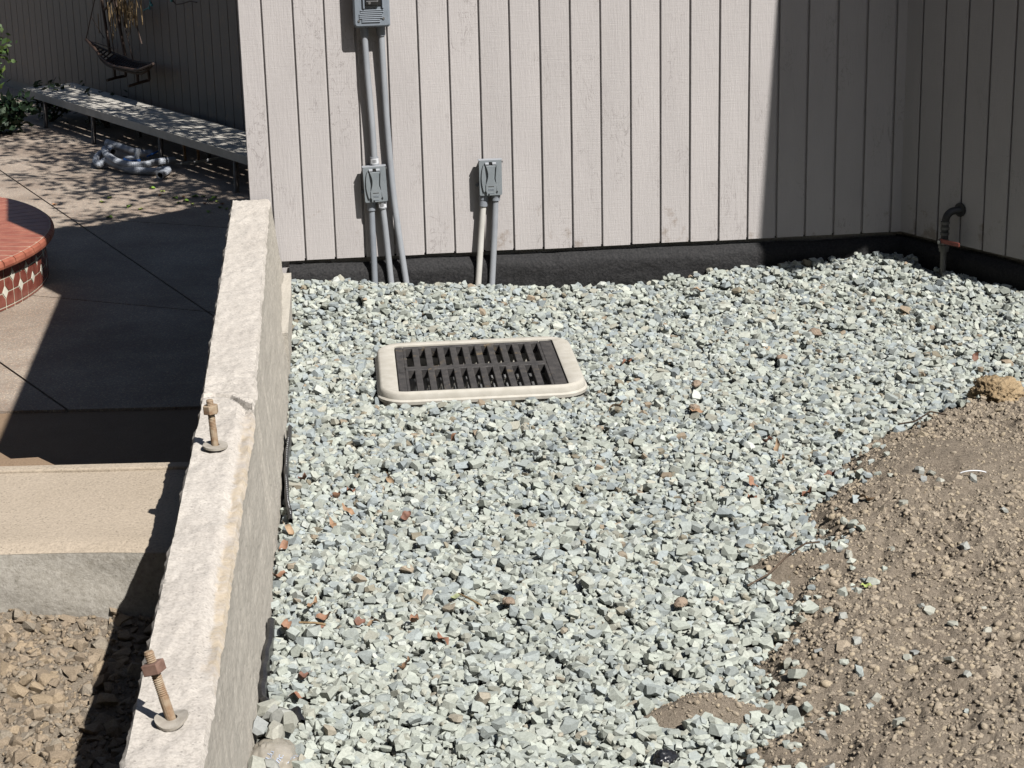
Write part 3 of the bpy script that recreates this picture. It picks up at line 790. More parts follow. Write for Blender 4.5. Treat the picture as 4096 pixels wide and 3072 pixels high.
# grate bars
gp = lambda x, y, z: np.array([ic[0], ic[1], 0]) + FX * x + FYv * y + ZUP * z
GA = np.array([FX, FYv, ZUP]); gt, gb = .055, .026
gm = MB(); ez = .034
rimo = MB()
ho, hi_ = iw / 2, idp / 2
rimo.box(gp(-ho + .0115, 0, (gt + gb) / 2), (.023, idp, gt - gb), GA, bev=.003)
gr = rimo.build('grate_rim', IRON, cbn)
for args in (((ho - .019, 0), (.038, idp)), ):
    b = MB(); b.box(gp(args[0][0], args[0][1], (gt + gb) / 2), (*args[1], gt - gb), GA, bev=.003); b.build('grate_rim', IRON, cbn)
for yy, ww in ((-hi_ + .0085, .017), (hi_ - .0085, .017), (.006, .034)):
    b = MB(); b.box(gp(-.0075, yy, (gt + gb) / 2 - .0004), (iw - .063, ww, gt - gb), GA, bev=.002); b.build('grate_rail', IRON, cbn)
inner = iw - .061; pitch_ = inner / 11 ; bw_ = pitch_ * .52; x_off = -.0075
for yy0, yy1 in ((-hi_ + .017, .006 - .017), (.006 + .017, hi_ - .017)):
    for k in range(1, 11):
        b = MB(); x = x_off - inner / 2 + pitch_ * k
        b.box(gp(x, (yy0 + yy1) / 2, (gt + gb) / 2 - .0008), (bw_, yy1 - yy0 + .004, gt - gb), GA, bev=.0025); b.build('grate_bar', IRON, cbn)
    for x in (x_off - inner / 2 + bw_ * .2, x_off + inner / 2 - bw_ * .2):
        b = MB(); b.box(gp(x, (yy0 + yy1) / 2, (gt + gb) / 2 - .0008), (bw_ * .45, yy1 - yy0 + .004, gt - gb), GA, bev=.0025); b.build('grate_bar', IRON, cbn)
wm = MB()
nw = 44
for k in range(nw):
    x = -iw / 2 + .024 + (iw - .048) * k / (nw - 1); wm.box(gp(x, 0, -.008), (.0019, idp - .045, .0016), GA)
    y = -idp / 2 + .024 + (idp - .048) * k / (nw - 1); wm.box(gp(0, y, -.0062), (iw - .045, .0019, .0016), GA)
stuff(wm.build('wire_mesh', WIRE, cbn))
b = MB(); b.box(gp(-ho + .014, -.015, gt + .0008), (.016, .055, .0012), GA); b.build('cast_plate', IRON, gr)

# ------------------------------------------------------------------ soil terrain
def fractal_lumps(x, y, s=1.0):
    p = np.stack([x, y, np.zeros_like(x)], -1)
    h = .022 * fbm(p, 3.2, 3) + .011 * fbm(p + 5, 14, 3)
    l = 1 - np.abs(fbm(p + 9, 26, 3))
    return h * s + .010 * s * l + .0055 * s * fbm(p + 3, 62, 2)
def tongue(x, y): return np.exp(-(((x - .60) / .07) ** 2 + ((y - 4.17 + .15 * (x - .6)) / .035) ** 2)) + np.exp(-(((x - .35) / .11) ** 2 + ((y - 3.47 - .10 * (x - .35)) / .04) ** 2))
def soil_h(x, y):
    d = x - edge_x(y)
    base = .012 + .05 * (1 - np.exp(-np.maximum(d, 0) / .10)) + .012 * np.maximum(d, 0)
    k = np.clip(d / .05 + .4, 0, 1)
    smooth = np.exp(-(((x - 1.08) / .28) ** 2 + ((y - 4.75) / .22) ** 2))
    return base * k + (.002) * (1 - k) + fractal_lumps(x, y, 1.0) * (.35 + .65 * k) * (1 - .65 * smooth) + .03 * smooth * k + .055 * tongue(x, y) * (1 - k * .7)
gx = np.arange(.15, 2.3, .0065); gy = np.arange(2.35, 6.0, .0075)
GX, GY = np.meshgrid(gx, gy, indexing='ij'); GZ = soil_h(GX, GY)
nxg, nyg = GX.shape
ii = np.arange(nxg * nyg).reshape(nxg, nyg)
fq = np.stack([ii[:-1, :-1], ii[1:, :-1], ii[1:, 1:], ii[:-1, 1:]], -1).reshape(-1, 4)
struct(raw_mesh('soil_bank', np.stack([GX, GY, GZ], -1).reshape(-1, 3), fq, SOIL, True))
# gravel bed
bx = np.arange(-.95, 2.4, .03); by = np.arange(1.5, 7.1, .03); BX, BY_ = np.meshgrid(bx, by, indexing='ij')
BZ = gz(BX, BY_) - .02; nb = BX.shape; ii = np.arange(BX.size).reshape(nb)
fq = np.stack([ii[:-1, :-1], ii[1:, :-1], ii[1:, 1:], ii[:-1, 1:]], -1).reshape(-1, 4)
keep = np.ones(len(fq), bool); cxm = BX[:-1, :-1].ravel() + .015; cym = BY_[:-1, :-1].ravel() + .015
lxf = (cxm - fc[0]) * FX[0] + (cym - fc[1]) * FX[1]; lyf = (cxm - fc[0]) * FYv[0] + (cym - fc[1]) * FYv[1]
keep &= ~((abs(lxf) < fw_ / 2 - .03) & (abs(lyf) < fd_ / 2 - .03))
keep &= (cxm > foot_x(cym) - .05) & (cxm < edge_x(cym) - .05)
struct(raw_mesh('gravel_bed', np.stack([BX, BY_, BZ], -1).reshape(-1, 3), fq[keep], BEDM, True))
# far side ground behind the camera and to the right
b = MB(); b.prism([(2.28, -8), (12, -8), (12, 10), (5, 9), (1.85, 6.15), (1.85, 5.72), (2.28, 5.9)], (0, 0, -.3), (1, 0, 0), (0, 1, 0), (0, 0, 1), .36); struct(b.build('yard_ground', SOIL))
b = MB(); b.prism([(-.36, -8), (2.28, -8), (2.28, 2.36), (-.43, 2.36)], (0, 0, -.3), (1, 0, 0), (0, 1, 0), (0, 0, 1), .29); struct(b.build('yard_ground', SOIL))
# left soil
gx = np.arange(-1.9, -.45, .0075); gy = np.arange(2.2, 4.05, .0075); GX, GY = np.meshgrid(gx, gy, indexing='ij')
GZ = .012 + .045 * np.exp(-((GY - 3.98) / .10) ** 2) + fractal_lumps(GX + 20, GY, 1.1); ii = np.arange(GX.size).reshape(GX.shape)
fq = np.stack([ii[:-1, :-1], ii[1:, :-1], ii[1:, 1:], ii[:-1, 1:]], -1).reshape(-1, 4)
kp = (GX[:-1, :-1] < wl_x(GY[:-1, :-1]) + .06).ravel()
struct(raw_mesh('soil_bed', np.stack([GX, GY, GZ], -1).reshape(-1, 3), fq[kp], SOIL, True))

# ------------------------------------------------------------------ stone prototypes
def hull_proto(npts, flat, seed, jag=.25):
    r_ = random.Random(seed); bm = bmesh.new()
    for _ in range(npts):
        d = V((r_.gauss(0, 1), r_.gauss(0, 1), r_.gauss(0, 1))).normalized(); k = 1 + r_.uniform(-jag, jag)
        bm.verts.new((d.x * k * 1.1, d.y * k * flat[0], d.z * k * flat[1]))
    r = bmesh.ops.convex_hull(bm, input=bm.verts)
    dead = set(e for e in list(r['geom_interior']) + list(r['geom_unused']) if isinstance(e, bmesh.types.BMVert))
    bmesh.ops.delete(bm, geom=list(dead), context='VERTS')
    bmesh.ops.triangulate(bm, faces=bm.faces[:]); bm.verts.index_update()
    v = np.array([tuple(x.co) for x in bm.verts]); f = np.array([[x.index for x in t.verts] for t in bm.faces]); bm.free()
    return v, f
def cut_stone(seed):
    """a block broken off by random flat cuts, like crushed rock"""
    r_ = random.Random(seed); bm = bmesh.new(); bmesh.ops.create_cube(bm, size=2.0)
    sc = V((1.2, r_.uniform(.70, 1.0), r_.uniform(.5, .78)))
    for vv in bm.verts: vv.co = V((vv.co.x * sc.x, vv.co.y * sc.y, vv.co.z * sc.z))
    for _ in range(r_.choice((8, 9, 10))):
        nrm = V((r_.gauss(0, 1), r_.gauss(0, 1), r_.gauss(0, .9))).normalized()
        sup = math.sqrt((nrm.x * sc.x) ** 2 + (nrm.y * sc.y) ** 2 + (nrm.z * sc.z) ** 2)
        g_ = bmesh.ops.bisect_plane(bm, geom=bm.verts[:] + bm.edges[:] + bm.faces[:], plane_co=nrm * sup * r_.uniform(.78, .98), plane_no=nrm, clear_outer=True)
        eds = [e for e in g_['geom_cut'] if isinstance(e, bmesh.types.BMEdge)]
        if eds: bmesh.ops.contextual_create(bm, geom=eds)
    bmesh.ops.remove_doubles(bm, verts=bm.verts[:], dist=.17)
    hv = [tuple(v.co) for v in bm.verts]; bm.free(); bm = bmesh.new()
    for c_ in hv: bm.verts.new(c_)
    r = bmesh.ops.convex_hull(bm, input=bm.verts)
    dead = set(e for e in list(r['geom_interior']) + list(r['geom_unused']) if isinstance(e, bmesh.types.BMVert))
    bmesh.ops.delete(bm, geom=list(dead), context='VERTS')
    bmesh.ops.triangulate(bm, faces=bm.faces[:]); bm.verts.index_update()
    v = np.array([tuple(x.co) for x in bm.verts]); f = np.array([[x.index for x in t.verts] for t in bm.faces]); bm.free()
    return v, f
STONES = [cut_stone(100 + k) for k in range(60)]
def lump_proto(seed):
    r_ = random.Random(seed); bm = bmesh.new(); bmesh.ops.create_icosphere(bm, subdivisions=1, radius=1)
    o_ = V((r_.uniform(0, 50), r_.uniform(0, 50), 0)); sc = V((1.15, r_.uniform(.75, 1), r_.uniform(.6, .85)))
    for vv in bm.verts:
        k = 1 + .38 * mnoise.noise(vv.co * 1.4 + o_) + .26 * mnoise.noise(vv.co * 3.3 + o_); vv.co = V((vv.co.x * sc.x, vv.co.y * sc.y, vv.co.z * sc.z)) * k
    bm.verts.index_update(); v = np.array([tuple(x.co) for x in bm.verts]); f = np.array([[x.index for x in t.verts] for t in bm.faces]); bm.free()
    return v, f
RAG = [hull_proto(22, (random.uniform(.8, 1), random.uniform(.6, .8)), 700 + k, .30) for k in range(30)]
LUMPS = [lump_proto(500 + k) for k in range(30)]
CLODS = [hull_proto(14, (random.uniform(.85, 1), random.uniform(.65, .85)), 300 + k, .18) for k in range(30)]
def rotmats(yaw, tx, ty):
    n = len(yaw); cz, sz = np.cos(yaw), np.sin(yaw); ca, sa = np.cos(tx), np.sin(tx); cb_, sb = np.cos(ty), np.sin(ty)
    z0 = np.zeros(n); o1 = np.ones(n)
    Rz = np.stack([cz, -sz, z0, sz, cz, z0, z0, z0, o1], -1).reshape(n, 3, 3)
    Rx = np.stack([o1, z0, z0, z0, ca, -sa, z0, sa, ca], -1).reshape(n, 3, 3)
    Ry = np.stack([cb_, z0, sb, z0, o1, z0, -sb, z0, cb_], -1).reshape(n, 3, 3)
    return Ry @ Rx @ Rz
def scatter(protos, pos_, rad, tilt, tint):
    n = len(pos_); which = rng.integers(0, len(protos), n)
    Rm = rotmats(rng.uniform(0, 2 * np.pi, n), rng.normal(0, tilt, n), rng.normal(0, tilt, n))
    vv, ff, tt = [], [], []; off = 0
    for k, (pv, pf) in enumerate(protos):
        id_ = np.where(which == k)[0]
        if not len(id_): continue
        v = np.einsum('nij,mj->nmi', Rm[id_], pv) * rad[id_, None, None] + pos_[id_, None, :]
        m = len(pv); f = pf[None] + (off + np.arange(len(id_)) * m)[:, None, None]
        vv.append(v.reshape(-1, 3)); ff.append(f.reshape(-1, 3)); tt.append(np.repeat(tint[id_], m, 0)); off += len(id_) * m
    return np.concatenate(vv), np.concatenate(ff), np.concatenate(tt)
def deposit(px_, py_, rad, H, x0, y0, cell, hz):
    """drop stones one by one on a height map"""
    z = np.zeros(len(px_))
    for i in range(len(px_)):
        best = None
        for k in range(3):
            cx = px_[i] + (0 if k == 0 else random.uniform(-1, 1) * rad[i] * 1.2); cy = py_[i] + (0 if k == 0 else random.uniform(-1, 1) * rad[i] * 1.2)
            ia, ja = int((cx - x0) / cell), int((cy - y0) / cell); rr = max(1, int(rad[i] * .75 / cell))
            w_ = H[max(ia - rr, 0):ia + rr + 1, max(ja - rr, 0):ja + rr + 1]
            if w_.size == 0: continue
            h = float(w_.mean()) * .65 + float(w_.max()) * .35
            if best is None or h < best[0]: best = (h, cx, cy, ia, ja)
        h, cx, cy, ia, ja = best
        px_[i], py_[i] = cx, cy; z[i] = h + rad[i] * hz * .75
        R_ = max(1, int(rad[i] / cell))
        a0, a1, b0_, b1 = max(ia - R_, 0), min(ia + R_ + 1, H.shape[0]), max(ja - R_, 0), min(ja + R_ + 1, H.shape[1])
        if a1 <= a0 or b1 <= b0_: continue
        gi, gj = np.ogrid[a0 - ia:a1 - ia, b0_ - ja:b1 - ja]
        d2 = (gi * gi + gj * gj) * (cell / rad[i]) ** 2
        tp = np.where(d2 < 1, z[i] + rad[i] * hz * np.sqrt(np.maximum(0, 1 - d2)), -9)
        np.maximum(H[a0:a1, b0_:b1], tp, out=H[a0:a1, b0_:b1])
    return z
def in_frame(x, y, m=0.0):
    lx = (x - fc[0]) * FX[0] + (y - fc[1]) * FX[1]; ly = (x - fc[0]) * FYv[0] + (y - fc[1]) * FYv[1]
    return (abs(lx) < fw_ / 2 + m) & (abs(ly) < fd_ / 2 + m)
cell = .004; X0, Y0 = -.95, 2.75
hx = X0 + cell * np.arange(int((2.1 - X0) / cell)); hy = Y0 + cell * np.arange(int((7.05 - Y0) / cell))
HX, HY = np.meshgrid(hx, hy, indexing='ij')
dE = HX - edge_x(HY)
H = np.where(dE < 0, gz(HX, HY) - .022, np.maximum(soil_h(HX, HY), gz(HX, HY) - .03))
H = np.maximum(H, np.where(in_frame(HX, HY), .2, -1)); H = np.maximum(H, np.where(HX < foot_x(HY) - .004, .25, -1))
NS = 106000
px_ = rng.uniform(-.8, 2.05, NS); py_ = rng.uniform(2.85, 6.95, NS)
d_b = (px_ - B0[0]) * BN[0] + (py_ - B0[1]) * BN[1]; d_r = (px_ - K[0]) * RN[0] + (py_ - K[1]) * RN[1]
dE = px_ - edge_x(py_) - .05 * vnoise(np.stack([px_ * 8, py_ * 8, 0 * px_], -1))
inl = tongue(px_, py_)          # soil tongue in the gravel
ok = (d_b > .025) & (d_r > .03) & (px_ > foot_x(py_) + .008) & ~in_frame(px_, py_, .008) & (rng.random(NS) < np.where(dE < -.03, 1, np.exp(-(dE + .03) / .035) * .8)) & (rng.random(NS) > inl * 1.1)
ok &= ~((px_ < -.50 + .06) & (py_ < 3.42) & (py_ > 3.2) & (px_ > -.52))
ok &= rng.random(NS) < np.where(in_frame(px_, py_, .03), .35, 1)
px_, py_ = px_[ok], py_[ok]; NS = len(px_)
rad = np.clip(rng.lognormal(math.log(.0077), .32, NS), .0036, .0160)
zz_ = deposit(px_, py_, rad, H, X0, Y0, cell, .55)
base_c = np.array([[.50, .52, .475], [.45, .475, .465], [.39, .425, .445], [.54, .545, .495], [.30, .33, .35], [.48, .455, .39], [.60, .61, .585], [.40, .31, .23], [.30, .255, .19]])
pr = np.array([.32, .21, .14, .18, .045, .05, .035, .010, .010])
pick = rng.choice(len(base_c), NS, p=pr / pr.sum())
kz = zz_ < gz(px_, py_) + np.where(px_ < edge_x(py_), .05, .12)
px_, py_, zz_, rad, pick = px_[kz], py_[kz], zz_[kz], rad[kz], pick[kz]; NS = len(px_)
nearf = np.clip((4.6 - py_) / 1.6, 0, 1)[:, None]          # dusty stones near the soil, cleaner bluish ones towards the house
tint = base_c[pick] * rng.uniform(.80, 1.14, (NS, 1))
dust = np.array([.51, .525, .475])
tint = tint * (1 - .5 * nearf) + dust * .5 * nearf
tint *= np.array([.865, .885, .85])
v, f, tt = scatter(STONES, np.stack([px_, py_, zz_], -1), rad, .30, tint)
stuff(raw_mesh('gravel', v, f, STONE, False, tt))
print('gravel stones', NS, 'tris', len(f))

# soil crumbs
def crumbs(nm, n, xr, yr, hfun, keepf, rmed, sig, seed, rmax, tones, protos=None, sink=.1, sm=True):
    x = rng.uniform(*xr, n); y = rng.uniform(*yr, n); k = keepf(x, y); x, y = x[k], y[k]; n = len(x)
    r = np.clip(rng.lognormal(math.log(rmed), sig, n), .0018, rmax)
    z = hfun(x, y) + r * sink
    c = np.array(tones); tn = lerp(c[rng.integers(0, len(c), n)], c[0], .35) * rng.uniform(.88, 1.1, (n, 1))
    v, f, tt = scatter(protos or CLODS, np.stack([x, y, z], -1), r, .5, tn)
    stuff(raw_mesh(nm, v, f, CLOD, sm, tt)); print(nm, len(f))
ST = [(.385, .318, .24), (.42, .352, .268), (.35, .288, .216), (.46, .38, .27), (.395, .335, .262)]
sk = lambda x, y: ((x > edge_x(y) - .015) | (tongue(x, y) > .45)) & (rng.random(len(x)) > .85 * np.exp(-(((x - 1.08) / .25) ** 2 + ((y - 4.75) / .2) ** 2)))
crumbs('soil_crumbs', 40000, (.2, 1.95), (2.8, 5.6), soil_h, sk, .0036, .42, 3, .009, ST, CLODS, -.05)
sk2 = lambda x, y: sk(x, y) & (fbm(np.stack([x, y, 0 * x], -1), 5.0, 2) > -.25)
crumbs('soil_clods', 4200, (.2, 1.95), (2.8, 5.6), soil_h, sk2, .0060, .42, 3, .017, ST, RAG, -.25, False)
crumbs('soil_clods', 4000, (.2, 1.95), (2.8, 5.6), soil_h, sk2, .0058, .42, 3, .016, ST, LUMPS, -.20)
SL2 = [(.33, .262, .19), (.36, .285, .205), (.29, .228, .165), (.39, .30, .20), (.33, .29, .235)]
lh = lambda x, y: .012 + .045 * np.exp(-((y - 3.98) / .10) ** 2) + fractal_lumps(x + 20, y, 1.1)
crumbs('soil_crumbs', 9000, (-1.5, -.5), (2.9, 3.96), lh, lambda x, y: x < wl_x(y) - .01, .0042, .4, 5, .011, SL2, CLODS, 0)
crumbs('soil_clods', 3600, (-1.5, -.5), (2.9, 3.96), lh, lambda x, y: x < wl_x(y) - .01, .0085, .5, 5, .024, SL2, RAG, -.02, False)

ORD = ['first', 'second', 'third', 'fourth', 'fifth', 'sixth', 'seventh', 'eighth', 'ninth', 'tenth', 'eleventh', 'twelfth', 'thirteenth', 'fourteenth', 'fifteenth', 'sixteenth', 'seventeenth', 'eighteenth']
def zone_labels(pts, zone, fmt):
    zs = [zone(p) for p in pts]; out = [None] * len(pts)
    for z in set(zs):
        ids = sorted([i for i in range(len(pts)) if zs[i] == z], key=lambda i: (pts[i][1], pts[i][0]))
        for k, i in enumerate(ids): out[i] = fmt.format(zone=z, ord='only one' if len(ids) == 1 else ORD[k] + ' from the top there')
    return out
# ------------------------------------------------------------------ lumps, loose stones, leaves
def lump(name, c, r, m, label, cat, flat=.65, group=None, seed=1, det=3, rough=1.0):
    bm = bmesh.new(); bmesh.ops.create_icosphere(bm, subdivisions=det, radius=1)
    for vv in bm.verts:
        p = vv.co.copy(); k = 1 + .30 * mnoise.noise(p * 1.3 + V((seed, 0, 0))) + .16 * mnoise.noise(p * 3.1 + V((0, seed, 0))) + .08 * rough * mnoise.noise(p * 8 + V((0, 0, seed))) + .05 * rough * mnoise.noise(p * 17 + V((3, 0, seed)))
        vv.co = V((p.x * k * r, p.y * k * r * .85, max(p.z, -.6) * k * r * flat))
    me = bpy.data.meshes.new(name); bm.to_mesh(me); bm.free(); me.materials.append(m)
    me.polygons.foreach_set('use_smooth', [True] * len(me.polygons))
    o = bpy.data.objects.new(name, me); C.objects.link(o); o.location = (c[0], c[1], c[2]); o.rotation_euler = (0, 0, seed * 1.7)
    return tag(o, label, cat, group)
pR = onz(*q(2155, 852), .07)
lump('sandstone_lump', (pR[0], pR[1], .075), .074, ROCKM, 'big tan sandy lump at the far right edge of the gravel', 'rock', .6, None, 3, 5, 2.2)
for k, (a, rr, lb) in enumerate((((1760, 712), .022, 'brownish stone lump on the gravel nearest the shaded corner'), ((1505, 822), .016, 'dark brown lump on the gravel right of the drain'), ((1500, 873), .017, 'small brown lump in front of the drain frame corner'), ((1470, 1292), .016, 'brown lump in the middle of the lower gravel'), ((1098, 1290), .015, 'small brown stone lump on gravel below the drain'), ((1735, 1198), .040, 'dark crumbly soil lump where gravel meets the bank'), ((1690, 765), .016, 'tiny tan lump right of the drain on the gravel'))):
    P = onz(*q(*a), .055); lump('soil_lump', (P[0], P[1], .045 if rr < .03 else .03), rr, CLODM, lb, 'soil lump', .6 if rr < .03 else .33, None, 5 + k, 3 if rr < .03 else 4, 2.2)

ls_me = []
for k in range(6):
    v, f = STONES[k * 7]
    me = bpy.data.meshes.new('loose_stone'); me.from_pydata([tuple(p * .0125) for p in v], [], [tuple(x) for x in f]); me.materials.append(STONE)
    a = me.color_attributes.new('tint', 'FLOAT_COLOR', 'POINT'); cc = base_c[k % 4] * .68 + np.array([.05, .035, .01])
    a.data.foreach_set('color', np.tile([*cc, 1.0], len(v)).astype(np.float32)); ls_me.append(me)
LSP = ((1925, 1027), (1985, 1025), (1995, 1038), (2030, 1037), (2012, 1028), (2102, 1036), (1950, 1083), (2085, 1170), (1812, 1168), (1835, 1172), (2008, 1296), (1990, 1288), (1790, 1292), (1820, 1312), (1768, 1388), (1895, 1480), (1962, 1412), (2088, 1470), (2052, 1440), (1850, 1382), (1750, 1500), (2135, 1338), (2060, 1322), (1780, 1558), (1702, 1582), (1658, 1612), (1975, 1405), (2120, 1290), (1940, 1555), (1790, 1640), (1925, 1165), (2170, 1090))
LSL = zone_labels(LSP, lambda p: 'upper right of the soil bank' if p[1] < 1060 else 'edge of the gravel' if p[0] < 1830 else 'middle of the soil bank' if p[1] < 1360 else 'bottom right of the soil bank', 'small grey stone at {zone}, {ord}')
for k, a in enumerate(LSP):
    P = onz(*q(*a), .085); o = bpy.data.objects.new('loose_stone', ls_me[k % 6]); C.objects.link(o)
    o.location = (P[0], P[1], float(soil_h(np.array(P[0]), np.array(P[1]))) + .0035); o.rotation_euler = (random.gauss(0, .3), random.gauss(0, .3), random.uniform(0, 6)); s = random.uniform(.6, 1.0); o.scale = (s, s, s)
    tag(o, LSL[k], 'stone', 'loose stones on the soil bank')

def leaf_mesh(nm, ln, wd, curl, col, mat, seed):
    r_ = random.Random(seed); n_ = 7; v = []; f = []
    for i in range(n_):
        u = i / (n_ - 1); w_ = wd * math.sin(math.pi * min(.98, u * .94 + .04)) ** .8
        a = (u - .5) * curl; z = ln * .5 * (1 - math.cos(a)) + .004 * math.sin(u * 9 + seed); x = ln * (u - .5) * (1 - .15 * abs(curl))
        for s, lift in ((-1, .35), (0, 0), (1, .35)): v.append((x, s * w_ * .5, z + lift * w_ + r_.uniform(-.001, .001)))
    for i in range(n_ - 1):
        for j in (0, 1): f.append((i * 3 + j, (i + 1) * 3 + j, (i + 1) * 3 + j + 1, i * 3 + j + 1))
    v += [(-ln * .5, -.0006, v[1][2]), (-ln * .5, .0006, v[1][2]), (-ln * .72, 0, v[1][2] + .004)]; f.append((len(v) - 3, len(v) - 2, len(v) - 1))
    me = bpy.data.meshes.new(nm); me.from_pydata(v, [], f); me.materials.append(mat)
    a = me.color_attributes.new('tint', 'FLOAT_COLOR', 'POINT'); a.data.foreach_set('color', np.tile([*col, 1.0], len(v)).astype(np.float32))
    me.polygons.foreach_set('use_smooth', [True] * len(f)); return me
LM = [leaf_mesh('dry_leaf', .042, .015, 1.4, (.31, .165, .10), LEAF, 1), leaf_mesh('dry_leaf', .034, .013, -1.0, (.27, .13, .08), LEAF, 2), leaf_mesh('dry_leaf', .05, .012, 1.9, (.36, .22, .13), LEAF, 3), leaf_mesh('dry_leaf', .036, .017, 2.2, (.22, .11, .075), LEAF, 4), leaf_mesh('dry_leaf', .045, .012, .8, (.42, .29, .18), LEAF, 5)]
def top_h(x, y):
    i, j = int((x - X0) / cell), int((y - Y0) / cell)
    if 0 <= i < H.shape[0] and 0 <= j < H.shape[1]: return float(np.percentile(H[max(0, i - 3):i + 4, max(0, j - 3):j + 4], 80))
    return .04
LP = ((728, 1055), (757, 1045), (752, 1083), (877, 1108), (625, 1130), (602, 1228), (688, 1330), (675, 1302), (773, 1335), (800, 1325), (895, 1330), (955, 1365), (880, 1428), (655, 1450), (845, 1025), (980, 935), (1355, 768), (1508, 878), (1660, 945), (1680, 955), (1622, 1025), (1625, 1062), (1690, 985), (1795, 1003), (1332, 870), (700, 1320), (640, 1482), (1008, 603), (2105, 765), (1870, 1095), (612, 1165), (1745, 1045), (720, 1120), (655, 1025), (1510, 640), (615, 1345))
LPL = zone_labels(LP, lambda p: 'foot of the concrete wall' if p[0] < 665 else 'gravel near the siding' if p[1] < 660 else 'gravel right of the drain' if p[1] < 890 and p[0] > 1300 else 'gravel beside the soil bank' if p[0] > 1450 else 'gravel just below the drain' if p[1] < 1140 else 'lower left gravel', 'dry leaf at the {zone}, {ord}')
for k, a in enumerate(LP):
    P = onz(*q(*a), .055); o = bpy.data.objects.new('dry_leaf', LM[k % 5]); C.objects.link(o)
    o.location = (P[0], P[1], max(top_h(P[0], P[1]), float(soil_h(np.array(P[0]), np.array(P[1]))) if P[0] > edge_x(P[1]) else -1) + .006); o.rotation_euler = (random.gauss(0, .4), random.gauss(0, .3), random.uniform(0, 6.28))
    o.scale = (1.3, 1.3, 1.3); tag(o, LPL[k], 'leaf', 'dry leaves on the gravel')
def small(nm, mesh, a, label, cat, z=.06, dz=.006, rz=0):
    P = onz(*q(*a), z); o = bpy.data.objects.new(nm, mesh); C.objects.link(o); o.location = (P[0], P[1], max(top_h(P[0], P[1]), float(soil_h(np.array(P[0]), np.array(P[1]))) if P[0] > edge_x(P[1]) else -1) + dz); o.rotation_euler = (.2, .1, rz); return tag(o, label, cat)
small('green_leaf', leaf_mesh('green_leaf', .026, .012, .5, (.36, .42, .13), LEAF, 7), (1872, 1246), 'single yellow green leaf on the brown soil bank', 'leaf', .085)
small('green_leaf', leaf_mesh('green_leaf', .036, .013, .5, (.33, .36, .19), LEAF, 8), (985, 1272 + 15), 'pale green leaf among gravel in the lower middle', 'leaf', .05, .006, .6)
def twig(pts, r, label, m=BARK):
    P = []
    for (a, dz) in pts:
        p = onz(*q(*a), .06); P.append(np.array([p[0], p[1], max(top_h(p[0], p[1]), float(soil_h(np.array(p[0]), np.array(p[1]))) if p[0] > edge_x(p[1]) else -1) + dz]))
    b = MB(); b.tube(P, r, 6); o = b.build('twig', m, loc=P[0], smooth=True); return tag(o, label, 'twig')
twig((((1615, 1243), .008), ((1660, 1222), .014), ((1705, 1203), .018), ((1740, 1190), .02), ((1770, 1180), .016)), .0022, 'thin brown twig crossing from gravel to soil bank')
twig((((1940, 897), .012), ((1975, 903), .016), ((2010, 900), .018), ((2045, 907), .014)), .0025, 'crooked twig on the bank below the tan lump')
twig((((645, 1337), .012), ((680, 1332), .014), ((702, 1330), .012)), .0025, 'pale straw stick beside the dry leaves', STRAW)
twig((((1040, 1290), .008), ((1010, 1280), .012), ((990, 1268), .012)), .002, 'pale stem lying by the green leaf on gravel', STRAW)
# white strip
P = onz(*q(2100, 1025), .09); b = MB(); pts = []
for k in range(9):
    a = math.pi * (.15 + .7 * k / 8); pts.append(np.array([P[0] - .035 * math.cos(a), P[1] - .01, float(soil_h(np.array(P[0]), np.array(P[1]))) + .008 + .010 * math.sin(a)]))
b.tube(pts, .0016, 6); tag(b.build('plastic_strip', WHITEP, loc=P), 'curved white plastic strip on the soil bank', 'strip')
# black plastic scrap
P = onz(*q(1435, 1625), .05); o = lump('plastic_scrap', (P[0], P[1], .036), .024, EDGING, 'crumpled glossy black plastic scrap in the lower gravel', 'scrap', .55, None, 21, 4, 2.6)
# edging sheets showing along the wall
def edging(pts, h, th, label):
    P = [np.array(p) for p in pts]; v = []; K2 = 6; out = []
    for i in range(len(P) - 1):
        for k in range(K2): out.append(lerp(P[i], P[i + 1], k / K2))
    out.append(P[-1]); fsz = []
    for i, p in enumerate(out):
        wv = .004 * mnoise.noise(V((i * .35, 2.2, 0))); zt = p[2] + .006 * mnoise.noise(V((i * .4, 7.7, 0)))
        a = out[max(0, i - 1)]; c = out[min(len(out) - 1, i + 1)]; d = (c - a)[:2]; d = d / (np.linalg.norm(d) + 1e-9); nrm = np.array([-d[1], d[0], 0])
        for (dx, dz) in ((-th / 2 - .0, -h), (-th / 2, -.004), (0, 0), (th / 2, -.004), (th / 2, -h)): v.append(np.array([p[0], p[1], zt + dz]) + nrm * (dx + wv))
    f = [(i * 5 + k, i * 5 + k + 1, (i + 1) * 5 + k + 1, (i + 1) * 5 + k) for i in range(len(out) - 1) for k in range(4)]
    b = MB(); b.add(v, f); o = b.build('plastic_edging', EDGING, loc=out[0], smooth=True); return tag(o, label, 'edging'), out
def ez(x, y, z): p = onz(x, y, z); return (p[0], p[1], z)
e1, eo = edging([ez(1160, 1700, .07), ez(1147, 1790, .07), ez(1142, 1900, .065), ez(1150, 2000, .06), ez(1165, 2070, .05)], .07, .010, 'black perforated plastic edging along the middle of the wall foot')
for i in range(3, len(eo) - 2, 1):
    b = MB()
    for kk in (0, .5):
        p = lerp(eo[i], eo[i + 1], kk); b.tube([p + np.array([.001, -.002, .0]), p + np.array([.0012, -.003, .001])], .0010, 6)
    b.build('pale_dot', WHITEP, e1)
